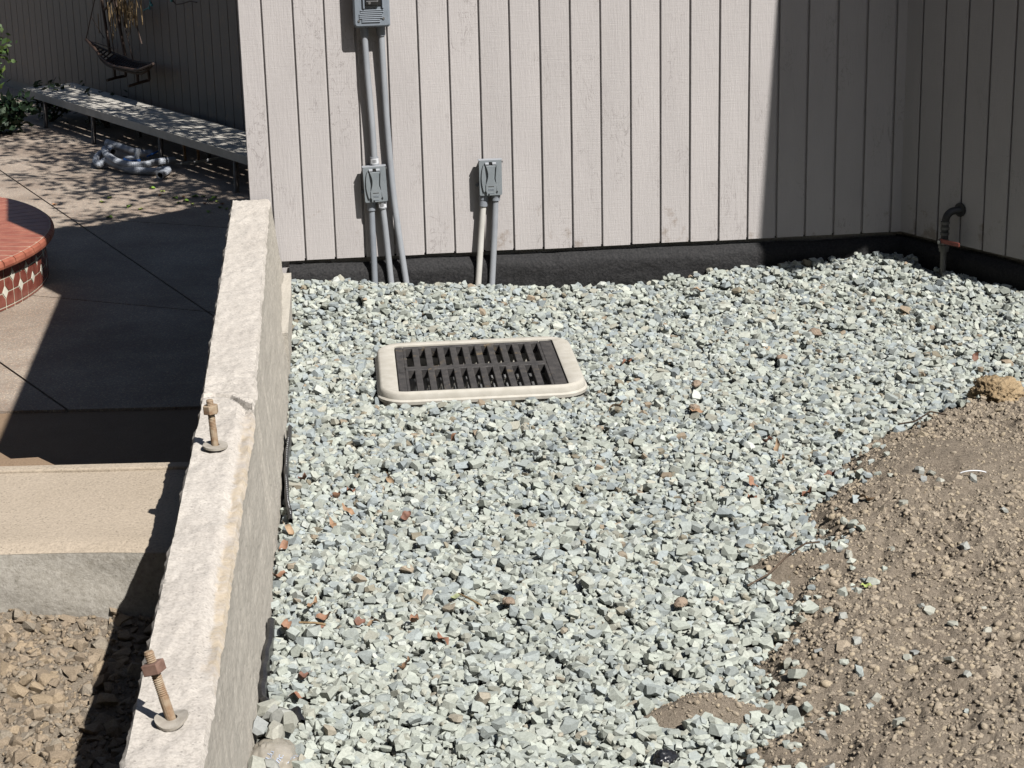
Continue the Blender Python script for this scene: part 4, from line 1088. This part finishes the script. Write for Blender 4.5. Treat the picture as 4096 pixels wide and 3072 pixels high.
edging([ez(1085, 2470, .06), ez(1066, 2580, .06), ez(1050, 2680, .06), ez(1046, 2770, .06), ez(1075, 2815, .058), ez(1120, 2835, .058), ez(1185, 2830, .058), ez(1208, 2880, .045)], .08, .014, 'black plastic edging bending around at the lower wall foot')
# plastic bag of sand
P = onz(*q(590, 1612), .05)
bag = thing('sand_bag', 'dusty clear plastic sand bag with faint printed letters', 'bag', (P[0], P[1], .0))
bm = bmesh.new(); bmesh.ops.create_icosphere(bm, subdivisions=5, radius=1)
bb = MB()
def bagp(p):
    k = 1 + .12 * mnoise.noise(p * 1.5) + .10 * abs(mnoise.noise(V((p.x * 5, p.y * 2, p.z * 5)))) - .07 * abs(mnoise.noise(p * 6 + V((4, 1, 0))))
    return np.array([P[0] - .0 + p.x * k * .055, P[1] - .02 + p.y * k * .085, .01 + p.z * k * .052])
bm.verts.index_update()
bb.add([bagp(vv.co) for vv in bm.verts], [[x.index for x in f.verts] for f in bm.faces]); bm.free()
bo = bb.build('bag_skin', TAN, bag, smooth=True)
def text_mesh(txt, size):
    cu = bpy.data.curves.new('print', 'FONT'); cu.body = txt; cu.size = size; cu.extrude = 0
    to = bpy.data.objects.new('print', cu); C.objects.link(to); bpy.context.view_layer.update()
    me = to.to_mesh(); v = [tuple(x.co) for x in me.vertices]; f = [tuple(p.vertices) for p in me.polygons]
    to.to_mesh_clear(); bpy.data.objects.remove(to); bpy.data.curves.remove(cu); return v, f
for txt, u0, v0, sz, rt in (('Inc.', .30, -.30, .34, 1.15), ('U Uu', -.05, -.42, .30, 1.2), ('- - - -', .62, -.15, .26, 1.15), ('Uu-', -.40, -.45, .3, 1.2), ('= = = =', .72, .0, .22, 1.1)):
    v, f = text_mesh(txt, sz); b = MB(); c_, s_2 = math.cos(rt), math.sin(rt); vv2 = []
    for x, y, _z in v:
        a, e = u0 + (c_ * x - s_2 * y) * .8, v0 + (s_2 * x + c_ * y) * .8 - .35
        d = V((a, e, math.sqrt(max(.05, 1 - a * a - e * e)))).normalized(); vv2.append(bagp(d) + np.array([0, -.0006, .0016]))
    b.add(vv2, f); b.build('printed_letters', INK, bo)
SBL = ('top left stone of the heap on the sand bag', 'top middle stone of the heap above the sand bag', 'leftmost pale stone wedged between wall and sand bag', 'central pale stone lying on top of the sand bag', 'right hand stone of the heap above the sand bag', 'uppermost small stone in the heap above the sand bag', 'left stone in front of the sand bag at the photo bottom', 'right stone in front of the sand bag at the photo bottom')
for k, (a, s) in enumerate((((575, 1530), 1.5), ((612, 1545), 1.7), ((558, 1570), 1.4), ((596, 1575), 1.6), ((625, 1560), 1.5), ((588, 1540), 1.3), ((560, 1655), 1.5), ((585, 1652), 1.4))):
    p = onz(*q(*a), .06); o = bpy.data.objects.new('gravel_stone', ls_me[k % 6]); C.objects.link(o); o.location = (p[0], p[1], .058 + (.0 if k < 6 else -.0)); o.rotation_euler = (random.gauss(0, .4), random.gauss(0, .4), random.uniform(0, 6)); o.scale = (s * .95,) * 3
    tag(o, SBL[k], 'stone', 'stones on the sand bag')

# ------------------------------------------------------------------ tiled spa
SC = np.array([-5.735, 15.17, 0]); SR = 2.17
spa = thing('tiled_spa', 'round raised pool rim with red brick coping and patterned tiles', 'spa', (SC[0], SC[1], PATIO))
cz0, cz1 = -1.675, -1.60
rt_ = SR - .075
def arcp(th, r, z): return np.array([SC[0] + r * math.cos(th), SC[1] + r * math.sin(th), z])
A0, A1 = math.radians(-62), math.radians(112)
def ring(mb, r0, r1, z0, z1, n=90, a0=A0, a1=A1):
    v = []
    for k in range(n + 1):
        th = a0 + (a1 - a0) * k / n
        v += [arcp(th, r0, z0), arcp(th, r1, z0), arcp(th, r1, z1), arcp(th, r0, z1)]
    f = []
    for k in range(n):
        for j in range(4): f.append((k * 4 + j, k * 4 + (j + 1) % 4, (k + 1) * 4 + (j + 1) % 4, (k + 1) * 4 + j))
    f += [(0, 1, 2, 3), (n * 4 + 3, n * 4 + 2, n * 4 + 1, n * 4)]
    mb.add(v, f)
b = MB(); ring(b, rt_ - .25, rt_ - .004, PATIO - .02, cz0); b.build('grout_wall', GROUT, spa)
b = MB(); ring(b, SR - .42, SR - .030, cz0 - .0, cz1 - .002); b.build('mortar_bed', GROUT, spa)
b = MB(); ring(b, 0.02, rt_ - .26, PATIO - .02, PATIO + .1, 90, 0, 6.283); b.build('basin_floor', TILEW, spa)
nbk = int((A1 - A0) * SR / .152)
for k in range(nbk):
    a = A0 + (A1 - A0) * (k + .045) / nbk; e = A0 + (A1 - A0) * (k + .955) / nbk
    dr = random.uniform(-.002, .002); h = cz1 - cz0
    pr_ = [(SR - .42, cz0 + .002), (SR - .02, cz0 + .002), (SR - .004, cz0 + .012), (SR + dr, cz0 + .03), (SR - .006 + dr, cz1 - .018), (SR - .025, cz1 - .003), (SR - .05, cz1), (SR - .42, cz1)]
    v = [arcp(a, r, z) for r, z in pr_] + [arcp((a + e) / 2, r, z) for r, z in pr_] + [arcp(e, r, z) for r, z in pr_]; m8 = len(pr_)
    f = [(i + s * m8, (i + 1) % m8 + s * m8, m8 + (i + 1) % m8 + s * m8, m8 + i + s * m8) for s in (0, 1) for i in range(m8)] + [tuple(range(m8 - 1, -1, -1)), tuple(range(2 * m8, 3 * m8))]
    bb = MB(); bb.add(v, f); bb.build('brick', BRICK, spa)
# tiles
zr = [PATIO, PATIO + .024, PATIO + .132, PATIO + .240, cz0 - .001]
dth = .118 / rt_; g2 = .012; c0_ = .032
vis0, vis1 = math.radians(-58), math.radians(52)
ncol = int((vis1 - vis0) / dth)
def cyl_poly(mb, poly, th_c, zc, t):
    o_ = [arcp(th_c + x / rt_, rt_ + t, zc + y) for x, y in poly]; i_ = [arcp(th_c + x / rt_, rt_ - .003, zc + y) for x, y in poly]; n = len(poly)
    mb.add(o_ + i_, [tuple(range(n))] + [(i, n + i, n + (i + 1) % n, (i + 1) % n) for i in range(n)])
for c in range(ncol):
    thc = vis0 + (c + .5) * dth
    for r_ in range(4):
        z0, z1 = zr[r_], zr[r_ + 1]; hw, hh = .059 - g2 / 2 - .001, (z1 - z0) / 2 - g2 / 2
        corners = []
        # which corners carry a diamond: node (c+dx, r+dy)
        for sx, sy in ((1, 1), (-1, 1), (-1, -1), (1, -1)):
            ncx = c + (1 if sx > 0 else 0); nr = r_ + (1 if sy > 0 else 0)
            dia = nr in (2, 3) and (ncx + nr) % 2 == 0
            if dia:
                k_ = .037; kz = .046
                pr2 = [(sx * hw, sy * (hh - kz)), (sx * (hw - k_), sy * hh)]
                if (sx > 0) != (sy > 0): pr2 = pr2[::-1]
                corners += pr2
            else: corners.append((sx * hw, sy * hh))
        bb = MB(); cyl_poly(bb, corners, thc, (z0 + z1) / 2, .0012); bb.build('tile', TILE, spa)
    for nr in (2, 3):
        if (c + nr) % 2 == 0:
            bb = MB(); cyl_poly(bb, [(.034, 0), (0, .043), (-.034, 0), (0, -.043)], vis0 + c * dth, zr[nr], .0016); bb.build('diamond_tile', TILEW, spa)

# ------------------------------------------------------------------ shaded far wall with bench
FW0 = np.array([-2.42, 20.05, 0]); FD = np.array([math.cos(math.radians(-55.8)), math.sin(math.radians(-55.8)), 0]); FN = np.array([FD[1], -FD[0], 0])
fwh = thing('shaded_house', 'shaded house wall with grooved siding behind the long bench', 'house', (FW0[0], FW0[1], PATIO))
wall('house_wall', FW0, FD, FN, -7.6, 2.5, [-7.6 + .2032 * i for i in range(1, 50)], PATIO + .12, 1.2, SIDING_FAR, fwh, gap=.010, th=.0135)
b = MB(); quad_panel(b, FW0 + FD * -7.55, FW0 + FD * 2.5, FN, PATIO - .02, PATIO + .119, -.10, -.012); b.build('foundation', FOUND, fwh)
bench = thing('bench', 'long low slatted bench dappled by tree shade beside dark siding', 'bench', (-4.0, 20.9, PATIO))
F0 = onz(*q(50, 190), -1.62); F1 = onz(*q(560, 345), -1.62)
bdv = F1 - F0; bl = np.linalg.norm(bdv); bdv /= bl; bnv = np.array([bdv[1], -bdv[0], 0]); bnv = -bnv
if bnv @ FN > 0: bnv = -bnv
BA = np.array([bdv, bnv, ZUP]); bl += .6
wdt = .60; npk = 4
for k in range(npk):
    b = MB(); wp = wdt / npk - .02
    b.box(F0 + bdv * bl / 2 + bnv * ((k + .5) * wdt / npk + .02) + ZUP * -.018, (bl, wp, .036), BA, bev=.004); b.build('plank', BENCHM, bench)
b = MB(); b.box(F0 + bdv * bl / 2 + bnv * .008 + ZUP * -.045, (bl, .018, .085), BA, bev=.003); b.build('front_rail', BENCHM, bench)
for (tx, ty), (bx_, by_) in zip(((85, 215), (205, 245), (350, 290), (512, 340)), ((103, 292), (228, 318), (372, 373), (538, 425))):
    a = onz(*q(tx, ty), -1.69); c = onz(*q(bx_, by_), PATIO)
    a = F0 + bdv * ((a - F0) @ bdv) + bnv * .05; a[2] = -1.66
    c2_ = a + (c - a) * np.array([1, 1, 0]); c2_ = a + bdv * .10 - bnv * .06; c2_[2] = PATIO
    b = MB(); b.tube([a + bnv * .3, a + bnv * .06, a, lerp(a, c2_, .12), c2_], .026, 10); b.build('leg', BENCHL, bench, smooth=True)
    d_ = a + bnv * .50; e_ = d_ + bdv * .05; e_[2] = PATIO
    b = MB(); b.tube([d_, e_], .024, 8); b.build('leg', BENCHL, bench, smooth=True)

# hose coil
def hose(pts, r, label, ends=True):
    P = [np.array(p, float) for p in pts]; out = []
    for i in range(len(P) - 1):
        a = P[max(i - 1, 0)]; b_ = P[i]; c = P[i + 1]; d = P[min(i + 2, len(P) - 1)]
        n_ = max(2, int(np.linalg.norm(c - b_) / .008))
        for k in range(n_):
            u = k / n_; out.append(.5 * ((2 * b_) + (-a + c) * u + (2 * a - 5 * b_ + 4 * c - d) * u * u + (-a + 3 * b_ - 3 * c + d) * u ** 3))
    out.append(P[-1]); rad_ = [r * (1.06 if (i // 1) % 2 else .95) for i in range(len(out))]
    t = thing('hose', label, 'hose', (P[0][0], P[0][1], PATIO))
    b = MB(); b.tube(out, rad_, 12, caps=False); b.build('ribbed_tube', HOSEM, t)
    for e, n2 in ((out[0], out[3]), (out[-1], out[-4])):
        d = (e - n2) / np.linalg.norm(e - n2)
        b = MB(); K3 = 14; up = np.cross(d, ZUP); up /= np.linalg.norm(up); u2 = np.cross(d, up); vv_, ff_ = [], []
        for k in range(K3):
            a = 2 * math.pi * k / K3; dr = math.cos(a) * up + math.sin(a) * u2
            for rr, s in ((r * 1.08, -.02), (r * 1.08, .03), (r * .8, .03), (r * .8, -.02)): vv_.append(e + d * s + dr * rr)
        for k in range(K3):
            k2 = (k + 1) % K3
            for j in range(3): ff_.append((k * 4 + j, k2 * 4 + j, k2 * 4 + j + 1, k * 4 + j + 1))
        b.add(vv_, ff_); b.build('cuff', HOSEM, t)
c2 = lambda x, y, z=-1.955: onz(350 + x / 3.403, 520 + y / 3.403, z)
HR = .036
hose([c2(1000, 610, -1.96), c2(1090, 540, -1.95), c2(900, 560), c2(600, 545), c2(420, 480, -1.93), c2(260, 420, -1.92), c2(170, 470, -1.95), c2(115, 420, -1.95), c2(170, 330, -1.93), c2(240, 300, -1.91), c2(310, 250, -1.90)], HR, 'grey ribbed pool hose forming the outer coil under the bench')
hose([c2(330, 290, -1.88), c2(240, 260, -1.87), c2(270, 340, -1.87), c2(400, 430, -1.89), c2(600, 480, -1.91), c2(800, 470, -1.91), c2(1000, 430, -1.92), c2(1150, 420, -1.93)], HR, 'grey ribbed pool hose forming the inner coil with sunlit bands')
hose([c2(290, 180, -1.86), c2(420, 220, -1.88), c2(560, 270, -1.90), c2(700, 310, -1.92), c2(850, 320, -1.93)], HR, 'straight length of grey hose rearmost in the heap')
pv = c2(600, 420, -1.93)
vac = thing('pool_vacuum', 'blue plastic pool vacuum head inside the grey hose coil', 'pool vacuum', (pv[0], pv[1], PATIO))
b = MB(); b.box(pv + ZUP * .0, (.19, .13, .05), BA, bev=.015); vb_ = b.build('vacuum_body', BLUE, vac)
b = MB(); b.box(pv + ZUP * .03, (.16, .10, .02), BA, bev=.006); b.build('top_plate', WHITEP, vb_)
b = MB(); b.tube([pv + bdv * .06 + bnv * .03 + ZUP * .02, pv + bdv * .075 + bnv * .05 + ZUP * .13], .026, 12); b.build('swivel_neck', HOSEM, vac, smooth=True)
b = MB(); b.tube([c2(810, 360, -1.90), c2(965, 290, -1.87)], .010, 8); tag(b.build('blue_rod', BLUE, loc=pv, smooth=True), 'thin blue rod leaning out of the hose heap', 'rod')
# boards and stakes under the bench
cb1 = onz(*q(440, 290), -1.84)
b = MB(); b.box((cb1[0], cb1[1], -1.83), (.85, .02, .30), BA); tag(b.build('brown_board', CARD, loc=(cb1[0], cb1[1], PATIO)), 'dark brown board leaning upright under the bench', 'board')
for a, lb in (((398, 320), 'left of two raw timber stakes under the bench'), ((427, 320), 'right of two raw timber stakes under the bench')):
    p = onz(*q(*a), -1.84); b = MB(); b.box((p[0], p[1], -1.84), (.022, .022, .26), BA); tag(b.build('timber_stake', WOODS, loc=(p[0], p[1], PATIO)), lb, 'stake')
b = MB(); p0 = onz(*q(375, 352), -1.95); p1_ = onz(*q(440, 345), -1.95); p2_ = onz(*q(520, 325), -1.93)
vv_ = []
for i in range(13):
    u = i / 12; c = lerp(lerp(p0, p1_, u), lerp(p1_, p2_, u), u)
    for k in range(5):
        a = (k - 2) * .5; vv_.append(c + bnv * .05 * math.sin(a) + ZUP * (.02 - .055 * math.cos(a)) * (.4 + .6 * math.sin(math.pi * u)))
b.add(vv_, [(i * 5 + k, (i + 1) * 5 + k, (i + 1) * 5 + k + 1, i * 5 + k + 1) for i in range(12) for k in range(4)])
o = b.build('white_trough', WHITEP, loc=p1_, smooth=True); md = o.modifiers.new('solid', 'SOLIDIFY'); md.thickness = .006
tag(o, 'pale curved plastic trough lying under the bench', 'trough')

# hanging rattan boat
def fwpx(x, y, o): return onpl(x, y, FW0 + FN * o, FN)
z1_ = lambda x, y, o=.22: fwpx(x / 2.16, y / 2.16, o)
boat = thing('hanging_basket', 'dark rattan boat shaped basket hanging before the shaded siding', 'basket', z1_(1000, 560))
tip_a, tip_b = z1_(740, 342), z1_(1325, 550)
railF = [z1_(x, y, .34) for x, y in ((740, 342), (820, 420), (880, 500), (960, 560), (1090, 590), (1200, 600), (1325, 550))]
railB = [z1_(x, y, .10) for x, y in ((740, 342), (860, 410), (960, 450), (1060, 490), (1160, 530), (1250, 545), (1325, 550))]
keel = [z1_(x, y, .22) for x, y in ((740, 342), (830, 440), (880, 520), (950, 575), (1090, 615), (1230, 632), (1325, 555))]
def cr(P, n_=6):
    out = []
    for i in range(len(P) - 1):
        a = P[max(i - 1, 0)]; b_ = P[i]; c = P[i + 1]; d = P[min(i + 2, len(P) - 1)]
        for k in range(n_):
            u = k / n_; out.append(.5 * ((2 * b_) + (-a + c) * u + (2 * a - 5 * b_ + 4 * c - d) * u * u + (-a + 3 * b_ - 3 * c + d) * u ** 3))
    return out + [P[-1]]
rF, rB, kL = cr(railF), cr(railB), cr(keel)
for P_, nm in ((rF, 'rail'), (rB, 'rail'), (kL, 'keel')):
    b = MB(); b.tube(P_, .014, 8); b.build(nm, RATTAN, boat, smooth=True)
hull = MB(); hv = []; hn = 7
for i in range(len(kL)):
    for k in range(hn):
        u = k / (hn - 1); hv.append(lerp(lerp(rF[i], kL[i], u), lerp(kL[i], rB[i], u), u))
m = MB()
for i in range(2, len(kL) - 1):
    if i % 2 == 0 or i > 16: m.tube([hv[i * hn + k] for k in range(hn)], .009, 6)
for k in (2, 4): m.tube([hv[i * hn + k] for i in range(len(kL))], .008, 6)
m.build('woven_ribs', RATTAN, boat, smooth=True)
b = MB(); lim = 14
b.add(hv[lim * hn:], [(i * hn + k, (i + 1) * hn + k, (i + 1) * hn + k + 1, i * hn + k + 1) for i in range(len(kL) - lim - 1) for k in range(hn - 1)]); b.build('woven_hull', RATTAN, boat, smooth=True)
for (xa, ya, xb, yb) in ((985, 580, 995, 670), (1185, 620, 1192, 720), (1085, 610, 1085, 655), (1280, 590, 1290, 690)):
    b = MB(); b.tube([z1_(xa, ya), z1_(xb, yb)], .016, 8); b.build('foot_post', RATTAN, boat, smooth=True)
for P_ in ((925, 695, 1000, 672, 1090, 655), (1110, 745, 1195, 718, 1295, 690)):
    b = MB(); b.tube([z1_(P_[0], P_[1], .34), z1_(P_[2], P_[3], .22), z1_(P_[4], P_[5], .10)], .016, 8); b.build('runner', RATTAN, boat, smooth=True)
for (xa, ya, xb, yb, r__) in ((950, 460, 870, -60, .018), (1080, 480, 980, -60, .020), (742, 345, 830, -60, .006), (790, 150, 900, 330, .005), (985, 455, 905, -60, .006), (1150, 525, 1010, -60, .006), (1225, 380, 1180, 220, .008), (745, 345, 985, 420, .006), (900, 90, 985, -20, .012)):
    b = MB(); b.tube([z1_(xa, ya), z1_(xb, yb)], r__, 6); b.build('hanging_cord', RATTAN, boat, smooth=True)
sheaf = MB()
for k in range(70):
    x = random.gauss(1060, 75); y0 = random.uniform(-80, 120); ln = random.uniform(90, 260)
    sheaf.tube([z1_(x, y0, random.uniform(.15, .3)), z1_(x + random.gauss(12, 10), y0 + ln, random.uniform(.15, .3))], .0045, 4)
o = stuff(sheaf.build('dried_fronds', STRAW, boat))
tl = thing('light_string', 'dark wire with teal clips along the top of shaded siding', 'wire', z1_(1300, 60, .1))
b = MB(); b.tube([z1_(x, y, .1) for x, y in ((1240, 90), (1280, 70), (1300, 30), (1290, -20))], .007, 6); b.build('wire', TEAL, tl)
b = MB(); b.tube([z1_(x, y, .1) for x, y in ((1480, -10), (1520, 40), (1580, 30), (1640, 10), (1700, 20))], .007, 6); b.build('wire', RATTAN, tl)
for x, y in ((1310, 45), (1290, 70), (1480, 5), (1300, 30)):
    b = MB(); b.box(z1_(x, y, .12), (.03, .02, .03), BA, bev=.006); b.build('clip', TEAL, tl)

# ------------------------------------------------------------------ plants
def foliage(name, pts, size, col, parent, m=GREEN, up=.3, aspect=.5, seed=1, base=None):
    r_ = np.random.default_rng(seed); n = len(pts)
    d = r_.normal(0, 1, (n, 3)); d[:, 2] = np.abs(d[:, 2]) * up + d[:, 2] * (1 - up); d /= np.linalg.norm(d, axis=1)[:, None]
    e = np.cross(d, r_.normal(0, 1, (n, 3))); e /= np.linalg.norm(e, axis=1)[:, None]
    s = size * r_.uniform(.6, 1.3, (n, 1))
    a = pts; bq = pts + d * s * .5 + e * s * aspect * .5; c = pts + d * s; dd = pts + d * s * .5 - e * s * aspect * .5
    v = np.stack([a, bq, c, dd], 1).reshape(-1, 3); f = np.arange(4 * n).reshape(n, 4)
    cc = np.array(col) * r_.uniform(.6, 1.4, (n, 1)); cc[:, 0] *= r_.uniform(.8, 1.2, n)
    return raw_mesh(name, v, f, m, False, np.repeat(cc, 4, 0), parent, BASE[parent.name])
def shrub(c, h, w_, n, col, label, cat, size, seed, stems=6):
    c = np.asarray(c, float); t = thing('shrub', label, cat, c); r_ = np.random.default_rng(seed)
    b = MB(); tips = []
    for k in range(stems):
        a = r_.uniform(0, 6.28); tp = c + np.array([math.cos(a) * w_ * .35, math.sin(a) * w_ * .35, h * r_.uniform(.6, .95)]); mid = lerp(c, tp, .5) + r_.normal(0, .03, 3)
        b.tube([c + r_.normal(0, .01, 3) * np.array([1, 1, 0]), mid, tp], [.012, .009, .004], 6); tips += [mid, lerp(mid, tp, .5), tp]
    b.build('stem', BARK, t, smooth=True)
    cl = np.array(tips)[r_.integers(0, len(tips), n)] + r_.normal(0, 1, (n, 3)) * np.array([w_ * .17, w_ * .17, h * .12])
    foliage('leaves', cl, size, col, t, seed=seed)
    return t
def gp_(x, y): return onz(*q(x, y), PATIO)
p = gp_(8, 250); shrub((p[0] - .28, p[1], PATIO), 1.05, .6, 1000, (.07, .12, .025), 'tall bright green shrub at the left edge beyond the bench', 'shrub', .09, 4)
p = gp_(12, 290); shrub((p[0] - .1, p[1], PATIO), .34, .6, 700, (.035, .07, .03), 'low dark green tuft below the tall shrub at left', 'plant', .12, 6)
p = gp_(90, 278); shrub((p[0], p[1] + .5, PATIO), .40, .7, 500, (.03, .055, .02), 'dark leafy plant behind the far bench leg', 'plant', .08, 8)
p = gp_(228, 295); shrub((p[0] - .1, p[1] + .6, PATIO), .38, .45, 160, (.025, .04, .02), 'small dark plant under the bench between two legs', 'plant', .09, 9)
# fallen green leaves on the patio
gl = [leaf_mesh('fallen_leaf', .075, .05, .4, (.22, .36, .05), LEAF, 11), leaf_mesh('fallen_leaf', .06, .04, .6, (.30, .36, .09), LEAF, 12), leaf_mesh('fallen_leaf', .065, .035, .9, (.40, .19, .08), LEAF, 13)]
FLP = ((217, 422), (407, 412), (517, 429), (563, 441), (436, 473), (735, 391), (780, 390), (815, 390), (860, 395), (716, 415), (890, 420), (905, 440), (835, 450), (770, 420), (700, 395), (640, 385), (610, 357), (650, 370), (840, 405), (870, 410), (820, 418), (440, 395), (745, 408), (880, 434))
FLL = zone_labels(FLP, lambda p: 'left half of the patio' if p[0] < 600 else 'concrete wall end' if p[0] > 800 else 'patio before the bench leg', 'fallen leaf at the {zone}, {ord}')
for k, a in enumerate(FLP):
    P = onz(a[0], a[1] + 400, PATIO)
    o = bpy.data.objects.new('fallen_leaf', gl[k % 2 if k % 5 else 2]); C.objects.link(o); o.location = (P[0], P[1], PATIO + .006); o.rotation_euler = (0, 0, random.uniform(0, 6.28))
    tag(o, FLL[k], 'leaf', 'fallen leaves on the patio')

# ------------------------------------------------------------------ tree whose crown dapples the bench
tb_ = np.array([.4, 18.6, PATIO])
tr = thing('tree', 'leafy tree behind the low house wing shading the bench', 'tree', tb_)
r_ = np.random.default_rng(5)
tg = []
for k in range(120):          # limb tips up the sun ray above the bench and the patio in front of it
    s = r_.uniform(-3.6, 3.3); dd = r_.uniform(-.75, 1.55) + .15 * s * (s > 0)
    if dd > .9 and r_.random() < .45: continue
    g_ = np.array([-3.9, 20.9, -1.85]) + np.array([.56, -.83, 0]) * s + np.array([-.83, -.56, 0]) * dd * .9
    h_ = r_.uniform(3.4, 5.4); tg.append(g_ + SUN / SUN[2] * h_)
tg = np.array(tg)
b = MB(); b.tube([tb_, tb_ + np.array([-.1, 0, 1.6]), tb_ + np.array([-.3, .0, 3.2])], [.16, .13, .10], 10); b.build('trunk', BARK, tr, smooth=True)
b = MB(); top = tb_ + np.array([-.3, 0, 3.2])
for k in range(len(tg)):
    if k % 3 == 0: b.tube([top + r_.normal(0, .05, 3), lerp(top, tg[k], .55) + r_.normal(0, .12, 3), tg[k]], [.03, .018, .006], 5)
b.build('limbs', BARK, tr)
pts = tg[r_.integers(0, len(tg), 6900)] + r_.normal(0, 1, (6900, 3)) * np.array([.22, .22, .18])
foliage('crown', pts, .12, (.07, .12, .03), tr, seed=15, up=.1, aspect=.6)

# ------------------------------------------------------------------ unseen tall trees added round the yard to block sky light
r_ = np.random.default_rng(77)
def sky_blocker_tree(c, h, w_, label, col, seed):
    c = np.array(c, float); t = thing('tree', label, 'tree', c)
    b = MB(); b.tube([c, c + np.array([.1, 0, h * .4]), c + np.array([0, .1, h * .8])], [.28, .2, .07], 10); b.build('trunk', BARK, t, smooth=True)
    r2 = np.random.default_rng(seed); n_ = 2600
    d = r2.normal(0, 1, (n_, 3)); d /= np.linalg.norm(d, axis=1)[:, None]; rr = r2.random(n_) ** .45
    pts = c + np.array([0, 0, h * .56]) + d * rr[:, None] * np.array([w_, w_, h * .44])
    b = MB()
    for k in range(14): b.tube([c + np.array([.05, 0, h * r2.uniform(.2, .6)]), pts[k]], [.07, .02], 5)
    b.build('limbs', BARK, t)
    foliage('crown', pts, .75, col, t, seed=seed, up=.1, aspect=.7)
for k, (x, y, h, w_, lb) in enumerate(((-6.5, -5.5, 11, 3.4, 'added tall tree blocking sky behind the viewpoint, farthest left'), (-1.5, -6.0, 11.5, 3.4, 'added tall tree blocking sky behind the viewpoint, second from left'), (3.2, -7.5, 9, 3.0, 'added tall tree blocking sky behind the viewpoint, third from left'), (-8.0, -.5, 11, 3.2, 'added tall tree blocking sky left of the yard, nearest'), (-8.5, 5.5, 12, 3.2, 'added tall tree blocking sky left of the yard beside the landing'), (-9.5, 11.5, 12, 3.2, 'added tall tree blocking sky left of the pool'), (8.5, 3.5, 8, 2.6, 'added tall tree blocking sky right of the soil bank'))):
    sky_blocker_tree((x, y, -2.0 if x < -7 else 0), h, w_, lb, (.05, .085, .025), 40 + k)

sky_blocker_tree((-6.8, 8.2, -2.0), 4.5, 1.0, 'added tree leaning over the pool patio to block sky', (.05, .085, .025), 60)  # unseen canopy added overhead to darken the patio shade
ct = bpy.data.objects['tree.008'] if 'tree.008' in bpy.data.objects else None
r2 = np.random.default_rng(61)
d = r2.normal(0, 1, (2600, 3)); d /= np.linalg.norm(d, axis=1)[:, None]
cp = np.array([-3.0, 10.6, 7.0]) + d * (r2.random(2600) ** .45)[:, None] * np.array([2.6, 2.6, 1.5])
if ct is not None:
    b = MB()
    for k in range(10): b.tube([np.array([-6.8, 8.3, 1.5]), np.array([-5.5, 9.3, 4.8]), cp[k]], [.16, .11, .03], 6)
    b.build('limbs', BARK, ct)
    foliage('crown', cp, .7, (.05, .085, .025), ct, seed=62, up=.1, aspect=.7)
# every base colour darkened evenly to weaken bounced light and deepen the shade
for m in bpy.data.materials:
    if not m.use_nodes: continue
    t = m.node_tree; b = t.nodes.get('Principled BSDF')
    if b is None or not b.inputs['Base Color'].links: continue
    l = b.inputs['Base Color'].links[0].from_socket
    L(t, mixc(t, 1.0, l, (.45, .45, .45), 'MULTIPLY'), b.inputs['Base Color'])
